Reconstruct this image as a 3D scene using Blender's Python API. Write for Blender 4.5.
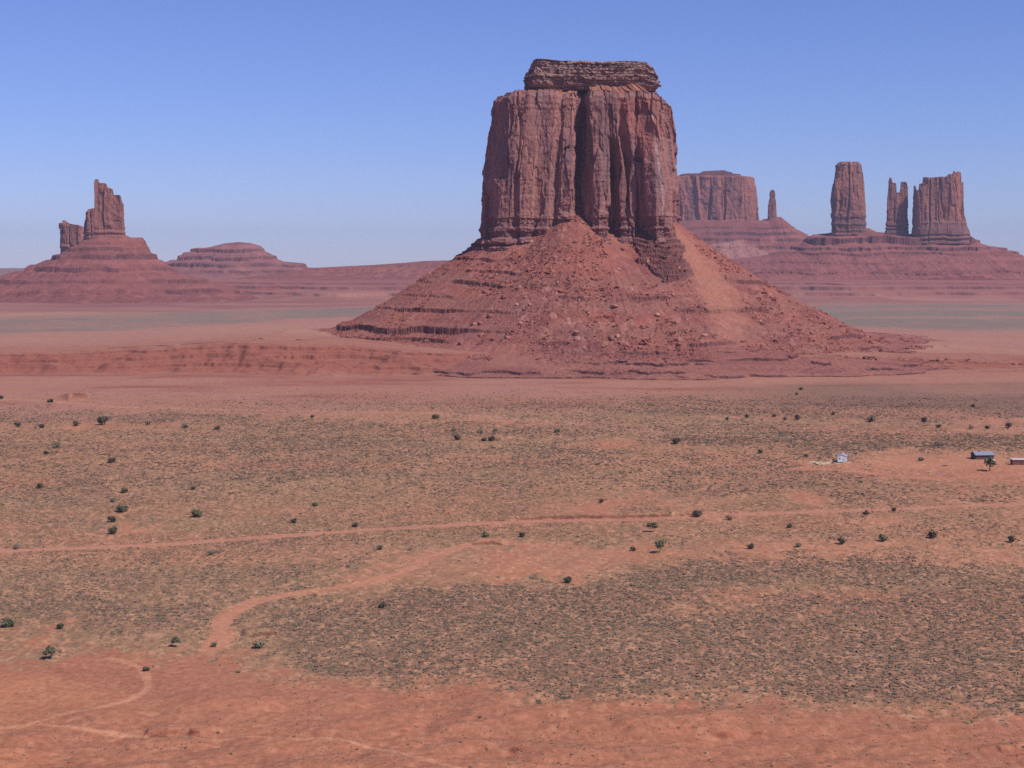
import bpy, math, random
import numpy as np
from mathutils import Vector
from mathutils.bvhtree import BVHTree

# ------------------------------------------------------------------ camera, light, exposure
S = bpy.context.scene
COL = S.collection
for o in list(bpy.data.objects):
    bpy.data.objects.remove(o)
F = 1422.0          # focal length in pixels of the 1024 px wide photograph
HZ = 262.0          # row of the true horizon
H = 101.0           # eye height above the valley floor, metres
PITCH = math.atan((384 - HZ) / F)
cam = bpy.data.cameras.new('camera')
cam.sensor_width = 36.0
cam.lens = 36.0 * F / 1024
cam.clip_start = 1.0
cam.clip_end = 120000
cam_o = bpy.data.objects.new('camera', cam)
COL.objects.link(cam_o)
cam_o.location = (0, 0, H)
cam_o.rotation_euler = (math.pi / 2 - PITCH, 0, 0)
S.camera = cam_o

SUN_DIR = Vector((0.77, -0.60, 1.24)).normalized()      # towards the sun
SUN_EL = math.asin(SUN_DIR.z)
SUN_AZ = math.atan2(SUN_DIR.x, SUN_DIR.y)
w = bpy.data.worlds.new('World')
S.world = w
w.use_nodes = True
nt = w.node_tree
sky = nt.nodes.new('ShaderNodeTexSky')
sky.sky_type = 'NISHITA'
sky.sun_disc = False
sky.sun_elevation = SUN_EL
sky.sun_rotation = SUN_AZ
sky.altitude = 1700
sky.air_density = 1.15
sky.dust_density = 0.15
sky.ozone_density = 3.2
bg = nt.nodes['Background']
bg.inputs[1].default_value = 0.106
tint = nt.nodes.new('ShaderNodeVectorMath')      # the camera's cool white balance
tint.operation = 'MULTIPLY'
tint.inputs[1].default_value = (0.705, 0.745, 1.20)
nt.links.new(sky.outputs[0], tint.inputs[0])
nt.links.new(tint.outputs[0], bg.inputs[0])

sun = bpy.data.lights.new('sun', 'SUN')
sun.energy = 4.7
sun.angle = math.radians(0.5)
sun.color = (1.0, 0.96, 0.93)
sun_o = bpy.data.objects.new('sun', sun)
COL.objects.link(sun_o)
sun_o.rotation_euler = SUN_DIR.to_track_quat('Z', 'Y').to_euler()

S.view_settings.view_transform = 'Standard'
S.view_settings.look = 'None'
S.view_settings.gamma = 1.0
S.view_settings.exposure = -0.08
S.render.engine = 'CYCLES'
S.cycles.use_denoising = False
S.cycles.max_bounces = 4
S.cycles.volume_bounces = 0
S.cycles.filter_width = 1.5

ALB = 0.88           # display colour of sunlit ground -> albedo


def lin(c, k=1.0):
    c = np.asarray(c, float) / 255.0
    return np.where(c <= 0.04045, c / 12.92, ((c + 0.055) / 1.055) ** 2.4) * k


def A(r, g, b):
    return lin((r, g, b), ALB) * np.array([.95, 1.12, 1.08])


# ------------------------------------------------------------------ noise
def _h(ix, iy, iz, seed):
    n = (ix.astype(np.uint32) * np.uint32(374761393) + iy.astype(np.uint32) * np.uint32(668265263)
         + iz.astype(np.uint32) * np.uint32(2147483647) + np.uint32((seed * 974711 + 12345) & 0xffffffff))
    n = (n ^ (n >> np.uint32(13))) * np.uint32(1274126177)
    n = n ^ (n >> np.uint32(16))
    n = (n * np.uint32(2246822519)) ^ (n >> np.uint32(11))
    return (n & np.uint32(0xffffff)).astype(np.float32) / np.float32(0x7fffff) - np.float32(1.0)


def n3(x, y, z, seed=0):
    x, y, z = np.broadcast_arrays(np.asarray(x, np.float64), np.asarray(y, np.float64), np.asarray(z, np.float64))
    fx, fy, fz = np.floor(x), np.floor(y), np.floor(z)
    ix, iy, iz = fx.astype(np.int64), fy.astype(np.int64), fz.astype(np.int64)
    u, v, t = (x - fx), (y - fy), (z - fz)
    u = u * u * u * (u * (u * 6 - 15) + 10)
    v = v * v * v * (v * (v * 6 - 15) + 10)
    t = t * t * t * (t * (t * 6 - 15) + 10)

    def hh(a, b, c):
        return _h(ix + a, iy + b, iz + c, seed)
    c00 = hh(0, 0, 0) * (1 - u) + hh(1, 0, 0) * u
    c10 = hh(0, 1, 0) * (1 - u) + hh(1, 1, 0) * u
    c01 = hh(0, 0, 1) * (1 - u) + hh(1, 0, 1) * u
    c11 = hh(0, 1, 1) * (1 - u) + hh(1, 1, 1) * u
    return (c00 * (1 - v) + c10 * v) * (1 - t) + (c01 * (1 - v) + c11 * v) * t


def n2(x, y, seed=0):
    x, y = np.broadcast_arrays(np.asarray(x, np.float64), np.asarray(y, np.float64))
    fx, fy = np.floor(x), np.floor(y)
    ix, iy = fx.astype(np.int64), fy.astype(np.int64)
    iz = np.zeros_like(ix)
    u, v = x - fx, y - fy
    u = u * u * u * (u * (u * 6 - 15) + 10)
    v = v * v * v * (v * (v * 6 - 15) + 10)
    return ((_h(ix, iy, iz, seed) * (1 - u) + _h(ix + 1, iy, iz, seed) * u) * (1 - v)
            + (_h(ix, iy + 1, iz, seed) * (1 - u) + _h(ix + 1, iy + 1, iz, seed) * u) * v)


def f2(x, y, o=4, seed=0, g=0.5):
    s, a, k, t = 0, 1.0, 1.0, 0.0
    for i in range(o):
        s = s + a * n2(np.asarray(x) * k + 17.3 * i, np.asarray(y) * k - 9.1 * i, seed + i)
        t += a
        a *= g
        k *= 2.03
    return s / t


def f3(x, y, z, o=4, seed=0, g=0.5):
    s, a, k, t = 0, 1.0, 1.0, 0.0
    for i in range(o):
        s = s + a * n3(np.asarray(x) * k + 17.3 * i, np.asarray(y) * k - 9.1 * i, np.asarray(z) * k + 3.7 * i, seed + i)
        t += a
        a *= g
        k *= 2.03
    return s / t


def facets(u, v, seed, off, tilt):
    """broken rock faces: every cell of a jittered lattice is a plane with its own offset and tilt"""
    iu, iv = np.floor(u).astype(np.int64), np.floor(v).astype(np.int64)
    z0 = np.zeros_like(iu)
    best = np.full(u.shape, 1e9)
    val = np.zeros(u.shape)
    for a in (-1, 0, 1):
        for b in (-1, 0, 1):
            cu, cv = iu + a, iv + b
            pu = cu + .5 + .48 * _h(cu, cv, z0, seed)
            pv = cv + .5 + .48 * _h(cu, cv, z0, seed + 1)
            du, dv = u - pu, v - pv
            d = np.abs(du) + np.abs(dv) * .9 + .15 * _h(cu, cv, z0, seed + 5)
            m = d < best
            best = np.where(m, d, best)
            val = np.where(m, off * _h(cu, cv, z0, seed + 2) + tilt * (du * _h(cu, cv, z0, seed + 3) + .6 * dv * _h(cu, cv, z0, seed + 4)), val)
    return val


def sstep(a, b, x):
    t = np.clip((np.asarray(x, float) - a) / (b - a), 0, 1)
    return t * t * (3 - 2 * t)


def mix(a, b, m):
    m = np.asarray(m)[..., None]
    return a * (1 - m) + np.asarray(b) * m


# ------------------------------------------------------------------ photograph survey: pixel rays to places on the ground
CP, SP = math.cos(PITCH), math.sin(PITCH)


def ray(x, y):
    v = -(y - 384) / F
    return np.array([(x - 512) / F, CP + v * SP, -SP + v * CP])


def at_depth(x, y, Y):
    d = ray(x, y)
    t = Y / d[1]
    return d * t + np.array([0, 0, H])


def gnd(x, y, z=0.0):
    d = ray(x, y)
    t = (z - H) / d[2]
    return d * t + np.array([0, 0, H])


def zat(y, Y):
    return at_depth(512, y, Y)[2]


def proj(X, Y, Z):
    dz = np.asarray(Z) - H
    fwd = Y * CP - dz * SP
    up = Y * SP + dz * CP
    return 512 + F * X / fwd, 384 - F * up / fwd


def poly_mask(px, py, poly):
    px = np.asarray(px)
    m = np.zeros(px.shape, bool)
    n = len(poly)
    for i in range(n):
        x1, y1 = poly[i]
        x2, y2 = poly[(i + 1) % n]
        if y1 == y2:
            continue
        c = ((y1 > py) != (y2 > py)) & (px < (x2 - x1) * (py - y1) / (y2 - y1) + x1)
        m ^= c
    return m


def pl_dist(X, Y, pts):
    """distance to a polyline, and parameter along it 0..1"""
    best = np.full(np.shape(X), 1e9)
    par = np.zeros(np.shape(X))
    side = np.zeros(np.shape(X))
    n = len(pts) - 1
    for i in range(n):
        a, b = pts[i][:2], pts[i + 1][:2]
        d = b - a
        L2 = d @ d
        t = np.clip(((X - a[0]) * d[0] + (Y - a[1]) * d[1]) / L2, 0, 1)
        dx, dy = X - a[0] - t * d[0], Y - a[1] - t * d[1]
        r = np.hypot(dx, dy)
        c = r < best
        best = np.where(c, r, best)
        par = np.where(c, (i + t) / n, par)
        side = np.where(c, np.sign(d[0] * dy - d[1] * dx), side)
    return best, par, side


def track(px):
    p = np.array([gnd(*q) for q in px])
    out = []                                    # Catmull-Rom smoothing
    for i in range(len(p) - 1):
        p0, p1, p2, p3 = p[max(i - 1, 0)], p[i], p[i + 1], p[min(i + 2, len(p) - 1)]
        for t in (0, .25, .5, .75):
            out.append(0.5 * (2 * p1 + (p2 - p0) * t + (2 * p0 - 5 * p1 + 4 * p2 - p3) * t * t + (3 * p1 - p0 - 3 * p2 + p3) * t ** 3))
    out.append(p[-1])
    return out


ROAD = track([(-160, 561), (-60, 556), (0, 552), (150, 545), (250, 538), (340, 532), (420, 527), (500, 523), (600, 521), (700, 518), (850, 512), (1024, 505), (1200, 498)])
WASH = track([(500, 541), (465, 547), (435, 558), (400, 575), (350, 588), (290, 597), (250, 606), (222, 624), (222, 640), (212, 652)])
TRACK = track([(110, 660), (138, 668), (148, 683), (140, 695), (100, 708), (60, 716), (20, 727), (-40, 735)])
TRACK_B = track([(40, 725), (90, 732), (150, 735), (250, 738), (320, 740), (380, 748), (440, 766), (500, 790)])
TRACK_C = track([(-80, 396), (60, 401), (110, 405), (200, 408), (340, 411), (480, 416), (600, 426), (680, 433), (790, 437)])
SPUR = track([(800, 468), (860, 471), (930, 478), (1024, 474), (1120, 470)])


# ------------------------------------------------------------------ terrain height
CUT = [(track([(476, 521.5), (560, 520), (640, 518.5), (705, 516)]), .9, 16),
       (track([(470, 546), (490, 546.5), (512, 545)]), 1.0, 14),
       (track([(247, 640), (262, 638), (280, 637)]), 1.1, 9),
       (track([(68, 399.5), (78, 399), (90, 398.5)]), 4.5, 40),
       (track([(142, 734), (158, 734), (174, 735)]), .5, 5), (track([(184, 736), (198, 736.5), (214, 736.5)]), .45, 4),
       (track([(1004, 754), (1030, 752)]), .5, 5),
       ]


def terrace(h, levels, mask=1.0):
    for q, (L, wd, k) in enumerate(levels):
        x = np.clip((h - L) / wd, -1, 1)
        y = np.sign(x) * np.abs(x) ** 0.16
        h = h + (y - x) * wd * k * (np.clip(mask[q], 0, 1) if isinstance(mask, list) else mask)
    return h


def T(X, Y, cuts=True):
    X = np.asarray(X, float)
    Y = np.asarray(Y, float)
    R = np.hypot(X, Y)
    h = f2(X / 140, Y / 140, 3, 11) * 1.6 * sstep(150, 500, R) * (1 - sstep(3500, 4000, R))
    # eroded red humps close to the overlook
    nr = 1 - sstep(300, 350, R + 10 * n2(X / 40, Y / 40, 5))
    h = h + nr * (np.abs(f2(X / 34, Y / 17, 4, 21)) * 4.2 - .9) + (1 - sstep(270, 320, R)) * f2(X / 16, Y / 9, 3, 31) * .5
    # long red bench running away from the foot of the big butte
    wob = f2(X / 90, Y / 90, 4, 41) * 42 + 16 * f2(X / 16, Y / 30, 3, 43)
    yb = 1268 + wob + np.where(X > -150, (X + 150) * 0.06, 0)
    amp = np.interp(X, [-1200, -520, -330, -250, -160, -60, 60, 260, 420, 700, 1500], [14, 15, 20, 25, 22, 15, 9, 9, 9, 6, 2])
    b = sstep(0, 105, Y - yb)
    bb = terrace(b * 20 + 2.4 * f2(X / 25, Y / 12, 3, 45) * b * (1 - b) * 4, [(5.2, 1.9, .95), (11.4, 2.2, .95), (17.2, 2.0, .95)], [.5 + .9 * n2(X / 55, Y / 60, 46), .5 + .9 * n2(X / 48, Y / 60, 461), .75 + .6 * n2(X / 70, Y / 60, 462)]) / 20
    h = h + amp * bb * (1 - sstep(1560, 1960, Y + 40 * n2(X / 200, 1.7, 44)))
    # little cut banks in the flat in front of it
    yc = 1175 + f2(X / 110, Y / 200, 4, 47) * 70
    h = h + 1.6 * sstep(0, 7, Y - yc) * (1 - sstep(20, 90, Y - yc)) * sstep(-.1, .35, f2(X / 160, .5, 3, 49))
    # escarpment below the far ridges
    w2 = f2(X / 420, Y / 420, 5, 51) * 330
    e = sstep(0, 560, Y - 3660 - w2)
    eh = terrace(e * 44 + 1.5 * f2(X / 60, Y / 60, 3, 53) * e * (1 - e) * 4, [(15, 6, .97), (29, 7, .97), (39.5, 3, .9)], .72 + .4 * n2(X / 250, 3.3, 55)) * 1.0
    h = h + eh
    h = h + 16 * sstep(4400, 9000, Y) - 44 * sstep(9500, 18000, R) + sstep(5500, 8000, R) * f2(X / 1500, Y / 1500, 4, 61) * 7
    h = h - 20 * (1 - sstep(200, 1500, R)) * (Y < 0)
    if cuts:
        for pts, hh, ln in CUT:
            p0 = np.mean(pts, axis=0)
            sel = np.hypot(X - p0[0], Y - p0[1]) < 140
            if not np.any(sel):
                continue
            d, par, side = pl_dist(X[sel], Y[sel], pts)
            d = d + .8 * n2(X[sel] / 14, Y[sel] / 14, 71)
            end = np.clip(np.minimum(par, 1 - par) * 6, 0, 1)
            up = np.where(side > 0, sstep(0, 2.6, d) * (1 - sstep(3, ln, d)) * hh, -.25 * hh * (1 - sstep(0, 4, d)))
            h[sel] = h[sel] + up * end
    return h


# ------------------------------------------------------------------ mesh helpers
def mesh_np(name, V, Fq, col=None, mat=None, smooth=False):
    me = bpy.data.meshes.new(name)
    V = np.ascontiguousarray(V, np.float32).reshape(-1, 3)
    k = Fq.shape[1]
    me.vertices.add(len(V))
    me.vertices.foreach_set('co', V.ravel())
    me.loops.add(Fq.size)
    me.loops.foreach_set('vertex_index', np.ascontiguousarray(Fq, np.int32).ravel())
    me.polygons.add(len(Fq))
    me.polygons.foreach_set('loop_start', np.arange(0, Fq.size, k, dtype=np.int32))
    me.update(calc_edges=True)
    me.polygons.foreach_set('use_smooth', np.full(len(Fq), smooth))
    if col is not None:
        a = me.color_attributes.new('Col', 'FLOAT_COLOR', 'POINT')
        c = np.ones((len(V), 4), np.float32)
        c[:, :3] = np.asarray(col).reshape(-1, 3)
        a.data.foreach_set('color', c.ravel())
    if mat:
        me.materials.append(mat)
    return me


def obj(name, me, parent=None, loc=None):
    o = bpy.data.objects.new(name, me)
    COL.objects.link(o)
    if parent is not None:
        o.parent = parent
    if loc is not None:
        o.location = loc
    return o


def grid_faces(nr, nc, wrap=False):
    r = np.arange(nr - 1)[:, None]
    c = np.arange(nc if wrap else nc - 1)[None, :]
    c1 = (c + 1) % nc
    return np.stack([r * nc + c, r * nc + c1, (r + 1) * nc + c1, (r + 1) * nc + c], -1).reshape(-1, 4)


def thing(name, label, cat, loc=(0, 0, 0), group=None):
    o = bpy.data.objects.new(name, None)
    COL.objects.link(o)
    o.location = loc
    o.empty_display_size = 1
    tag(o, label, cat, group)
    return o


def tag(o, label, cat, group=None):
    o['label'] = label
    o['category'] = cat
    if group:
        o['group'] = group


# ------------------------------------------------------------------ materials
def earth(name, scale, amount=.25, bump=0.0, bdist=1.0, zsq=1.0, rough=.95):
    m = bpy.data.materials.new(name)
    m.use_nodes = True
    t = m.node_tree
    p = t.nodes['Principled BSDF']
    p.inputs['Roughness'].default_value = rough
    p.inputs['Specular IOR Level'].default_value = .12
    at = t.nodes.new('ShaderNodeAttribute')
    at.attribute_name = 'Col'
    ge = t.nodes.new('ShaderNodeNewGeometry')
    mp = t.nodes.new('ShaderNodeMapping')
    mp.inputs['Scale'].default_value = (scale, scale, scale * zsq)
    t.links.new(ge.outputs['Position'], mp.inputs[0])
    nz = t.nodes.new('ShaderNodeTexNoise')
    nz.inputs['Scale'].default_value = 1
    nz.inputs['Detail'].default_value = 5
    nz.inputs['Roughness'].default_value = .65
    t.links.new(mp.outputs[0], nz.inputs['Vector'])
    mr = t.nodes.new('ShaderNodeMapRange')
    mr.inputs['From Min'].default_value = .3
    mr.inputs['From Max'].default_value = .7
    mr.inputs['To Min'].default_value = 1 - amount
    mr.inputs['To Max'].default_value = 1 + amount
    t.links.new(nz.outputs['Fac'], mr.inputs[0])
    mu = t.nodes.new('ShaderNodeVectorMath')
    mu.operation = 'SCALE'
    t.links.new(at.outputs['Color'], mu.inputs[0])
    t.links.new(mr.outputs[0], mu.inputs['Scale'])
    t.links.new(mu.outputs[0], p.inputs['Base Color'])
    if bump:
        b = t.nodes.new('ShaderNodeBump')
        b.inputs['Strength'].default_value = bump
        b.inputs['Distance'].default_value = bdist
        t.links.new(nz.outputs['Fac'], b.inputs['Height'])
        t.links.new(b.outputs[0], p.inputs['Normal'])
    return m


def paint(name, c, rough=.6, metal=0.0, vary=.12, scale=2.0):
    m = bpy.data.materials.new(name)
    m.use_nodes = True
    t = m.node_tree
    p = t.nodes['Principled BSDF']
    p.inputs['Roughness'].default_value = rough
    p.inputs['Metallic'].default_value = metal
    nz = t.nodes.new('ShaderNodeTexNoise')
    nz.inputs['Scale'].default_value = scale
    tc = t.nodes.new('ShaderNodeTexCoord')
    t.links.new(tc.outputs['Object'], nz.inputs['Vector'])
    mr = t.nodes.new('ShaderNodeMapRange')
    mr.inputs['To Min'].default_value = 1 - vary
    mr.inputs['To Max'].default_value = 1 + vary
    t.links.new(nz.outputs['Fac'], mr.inputs[0])
    mu = t.nodes.new('ShaderNodeVectorMath')
    mu.operation = 'SCALE'
    mu.inputs[0].default_value = c
    t.links.new(mr.outputs[0], mu.inputs['Scale'])
    t.links.new(mu.outputs[0], p.inputs['Base Color'])
    return m


M_GROUND = earth('red desert soil', .55, .24, .7, .5)
M_CLIFF = earth('sandstone cliff', .22, .22, .6, 1.5, .35)
M_CAP = earth('ledgy cap sandstone', .30, .25, .9, 1.8, 2.2)
M_TALUS = earth('shale talus', .30, .20, .9, 1.5)
M_FAR = earth('far sandstone', .07, .22, .9, 6.0, .4)
M_FARTALUS = earth('far shale talus', .06, .16, .8, 5.0)
M_ROCK = earth('fallen sandstone', .8, .22, .6, .3)
M_SCRUB = earth('desert scrub leaves', 2.0, .25)

# ------------------------------------------------------------------ ground colour and cover, mapped from the plan of the valley
P_SAGE = [
    ([(265, 660), (285, 640), (300, 615), (330, 605), (480, 592), (600, 576), (680, 569), (850, 566), (1250, 568), (1250, 716), (1000, 714), (860, 708), (760, 702), (700, 697), (620, 692), (560, 693), (490, 679), (430, 672), (330, 662)], 1.0),
    ([(-200, 592), (60, 602), (180, 597), (260, 588), (285, 590), (245, 602), (212, 622), (200, 632), (100, 624), (-200, 628)], .85),
    ([(-200, 645), (120, 652), (200, 640), (205, 655), (100, 664), (-200, 672)], .40),
    ([(-200, 424), (120, 428), (300, 432), (700, 447), (780, 462), (700, 478), (500, 470), (300, 482), (-200, 500)], .62),
    ([(-200, 560), (200, 550), (330, 540), (362, 560), (300, 582), (100, 592), (-200, 592)], .62),
    ([(660, 399), (1250, 390), (1250, 414), (750, 416), (600, 410)], .75),
    ([(640, 440), (760, 430), (900, 438), (1250, 440), (1250, 453), (960, 452), (820, 456), (720, 449)], .95),
    ([(-200, 402), (60, 405), (340, 416), (480, 430), (330, 428), (-200, 418)], .7),
]
P_SPARSE = [
    ([(640, 600), (760, 594), (930, 593), (940, 603), (800, 607), (650, 606)], .25),
    ([(372, 562), (470, 546), (600, 541), (720, 546), (850, 549), (1010, 545), (1010, 554), (800, 560), (640, 565), (540, 584), (440, 592), (350, 598), (325, 590)], .10),
    ([(800, 463), (880, 456), (960, 455), (1250, 455), (1250, 484), (960, 484), (880, 474)], .03),
    ([(-200, 672), (215, 652), (262, 664), (420, 680), (520, 698), (700, 708), (860, 716), (1250, 722), (1250, 900), (-200, 900)], .07),
    ([(-200, 625), (200, 634), (215, 650), (-200, 645)], .35),
    ([(700, 416), (860, 418), (1250, 416), (1250, 437), (900, 436), (760, 428)], .30),
    ([(500, 500), (1250, 490), (1250, 520), (500, 528)], .35),
    ([(-200, 417), (60, 419), (180, 423), (260, 429), (150, 431), (-200, 429)], .22),
    ([(-200, 393), (60, 398), (200, 407), (420, 413), (640, 424), (500, 422), (200, 412), (-200, 403)], .15),
    ([(380, 440), (560, 436), (700, 441), (820, 448), (700, 452), (500, 446)], .35),
    ([(-200, 530), (160, 522), (420, 512), (420, 520), (160, 536), (-200, 545)], .35),
]


def soft(wx, wy, jit, p):
    m = 0.0
    for jx, jy in jit:
        m = m + poly_mask(wx + jx, wy + jy, p)
    return m / len(jit)


def cover(X, Y):
    px, py = proj(X, Y, 0 * X)
    sc = np.clip((py - 262) / 300, .2, 1.5)
    wx = px + (f2(X / 30, Y / 30, 3, 81) * 34) * sc
    wy = py + (f2(X / 26, Y / 50, 4, 84) * 15) * sc
    jit = [(sc * 30 * n2(X / 5, Y / 8, 810 + q), sc * 9 * n2(X / 4, Y / 8, 820 + q)) for q in range(3)]
    clump = f2(X / 9, Y / 14, 3, 94)
    sage = .52 + .30 * f2(X / 120, Y / 34, 4, 91) + .3 * clump
    for p, v in P_SAGE:
        m = soft(wx, wy, jit, p)
        sage = sage * (1 - m) + m * (v + .22 * f2(X / 90, Y / 28, 4, 93) + .35 * clump)
    for p, v in P_SPARSE:
        m = soft(wx, wy, jit, p)
        sage = sage * (1 - m) + m * v * (1 + .9 * n2(X / 18, Y / 30, 95) + .9 * clump)
    near = soft(wx, wy, jit, P_SPARSE[3][0])
    for pts, hw in ((ROAD, 3.4), (WASH, 3.0), (TRACK, 1.8), (TRACK_B, 1.4), (SPUR, 4)):
        d, _, _ = pl_dist(X, Y, pts)
        sage = np.where(d < hw * (1 + .35 * n2(X / 12, Y / 12, 97)), .0, sage)
    R = np.hypot(X, Y)
    sage = sage * (1 - sstep(960, 1190, R + 50 * f2(X / 60, Y / 40, 3, 98)))
    return np.clip(sage, 0, 1), px, py, near


C_RED, C_ORANGE = A(170, 100, 76), A(185, 116, 88)
C_PINK, C_BENCH, C_TAN = A(174, 110, 88), A(156, 88, 72), A(174, 112, 96)
C_GREEN, C_PALE, C_OLIVE = A(138, 108, 94), A(170, 110, 96), A(156, 112, 84)


def ground_col(X, Y, Z, slope):
    cov, px, py, near = cover(X, Y)
    R = np.hypot(X, Y)
    n_a = f2(X / 60, Y / 60, 5, 101)
    n_b = f2(X / 9, Y / 9, 4, 105)
    c = np.broadcast_to(C_ORANGE, X.shape + (3,)).copy()
    c = mix(c, C_RED, near * (.8 + .2 * n_a) + (1 - near) * np.clip(.25 + n_a, 0, .7))
    c = mix(c, A(202, 124, 88), np.clip(n_a * 1.6 - .35, 0, .7) * near)
    c = mix(c, A(116, 50, 42), sstep(.45, .9, slope) * .9 * (R < 1230))  # steep bank faces: their shade is painted into the soil colour
    # dried grass between the shrubs
    g = np.clip(.50 + .7 * f2(X / 120, Y / 32, 4, 111), 0, .85) * (1 - near) * sstep(.02, .25, cov)
    c = mix(c, C_OLIVE, g)
    c = mix(c, A(146, 98, 80), sstep(.45, .95, cov) * .45)
    fine = f2(X / 1.5, Y / 2.4, 3, 141, .7)
    c = mix(c, A(206, 140, 108), np.clip(fine * 2.2 - .25, 0, .6) * (1 - near * .6))
    c = mix(c, A(112, 84, 68), np.clip(-fine * 2.4 - .2, 0, .45) * sstep(.05, .4, cov))
    # bare pink flat in front of the butte
    far = sstep(850, 1110, R + 75 * f2(X / 60, Y / 40, 3, 113))
    pk = mix(np.broadcast_to(C_PINK, c.shape), C_TAN, np.clip(.35 + 1.2 * f2(X / 110, Y / 40, 4, 115), 0, 1))
    pk = mix(pk, A(150, 78, 68), np.clip(1.5 * f2(X / 140, Y / 30, 4, 118) - .15, 0, .8))
    c = mix(c, pk, far)
    right_scrub = sstep(100, 260, X) * sstep(985, 1040, R) * (1 - sstep(1090, 1190, Y + 60 * n2(X / 90, Y / 90, 119)))
    c = mix(c, A(128, 92, 76), right_scrub * .65)
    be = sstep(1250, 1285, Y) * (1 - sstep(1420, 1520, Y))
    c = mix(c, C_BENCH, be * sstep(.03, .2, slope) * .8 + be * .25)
    c = mix(c, A(92, 50, 48), be * sstep(.3, .75, slope) * .3)  # shade of the bench ledges painted dark on their steep faces
    # plain behind
    beh = sstep(1400, 1560, Y + 40 * n2(X / 60, Y / 60, 121))
    c = mix(c, mix(np.broadcast_to(C_TAN, c.shape), A(178, 120, 98), np.clip(.3 + f2(X / 200, Y / 200, 4, 123), 0, 1)), beh)
    yc = np.interp(px, [-200, 0, 170, 340, 480, 640, 820, 1024, 1300], [330, 326, 321, 312, 309, 309, 315, 316, 316]) + 4 * f2(X / 500, Y / 900, 3, 125)
    hwid = np.interp(px, [0, 170, 340, 640, 820, 1024], [9, 8, 5.5, 6, 11, 13])
    gb = 1 - sstep(.65, 1.15, np.abs(py - yc + 2.5 * f2(X / 220, Y / 300, 4, 127)) / hwid)
    c = mix(c, C_GREEN, gb * (Y > 1700) * np.clip(.8 + .7 * f2(X / 500, Y / 130, 4, 129) + .5 * f2(X / 60, Y / 90, 4, 130), 0, 1))
    fa = sstep(2700, 3100, Y + 250 * f2(X / 400, Y / 500, 4, 131)) * (1 - gb)
    c = mix(c, mix(np.broadcast_to(C_PALE, c.shape), A(150, 90, 80), np.clip(.45 + 1.1 * f2(X / 300, Y / 180, 4, 132), 0, 1)), fa)
    es = sstep(3700, 4000, Y)
    c = mix(c, A(152, 84, 76), es * np.clip(.75 + .6 * f2(X / 300, Y / 120, 4, 133), 0, 1))
    c = mix(c, A(126, 74, 72), es * sstep(.18, .5, slope))
    c = mix(c, A(128, 112, 98), sstep(4500, 6000, Y) * np.clip(.4 + f2(X / 700, Y / 500, 4, 135), 0, .8))
    for pts, hw, cc in ((ROAD, 3.0, A(190, 122, 98)), (WASH, 2.9, A(194, 124, 96)), (TRACK, 1.1, A(200, 130, 100)), (TRACK_B, .8, A(202, 132, 102)), (TRACK_C, 4.0, A(186, 124, 102)), (SPUR, 3, A(190, 118, 92))):
        d, _, _ = pl_dist(X, Y, pts)
        c = mix(c, cc, (1 - sstep(hw * .6, hw * 1.25, d + hw * (.5 * n2(X / 7, Y / 10, 137) + (1.1 if hw == 2.9 else 0) * sstep(0, .5, n2(X / 26, Y / 26, 138))))) * .75)
    for pts, hh, ln in CUT:                       # shade on the cut bank faces, painted as dark red soil
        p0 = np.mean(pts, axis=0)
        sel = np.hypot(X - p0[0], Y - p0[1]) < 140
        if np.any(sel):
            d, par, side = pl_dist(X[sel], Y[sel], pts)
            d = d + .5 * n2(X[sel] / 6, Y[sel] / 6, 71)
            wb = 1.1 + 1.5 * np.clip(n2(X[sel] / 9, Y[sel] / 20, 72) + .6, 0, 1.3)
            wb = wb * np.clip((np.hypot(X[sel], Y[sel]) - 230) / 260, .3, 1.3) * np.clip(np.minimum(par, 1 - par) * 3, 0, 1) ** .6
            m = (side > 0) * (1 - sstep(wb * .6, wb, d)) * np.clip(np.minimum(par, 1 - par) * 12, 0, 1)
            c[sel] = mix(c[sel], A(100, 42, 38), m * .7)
    hd, _, _ = pl_dist(X, Y, [gnd(818, 462), gnd(836, 461)])
    c = mix(c, A(214, 176, 150), (1 - sstep(2, 7, hd + 3 * n2(X / 3, Y / 3, 139))) * .8)
    return c * (1 + .10 * n_b)[..., None]


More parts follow.
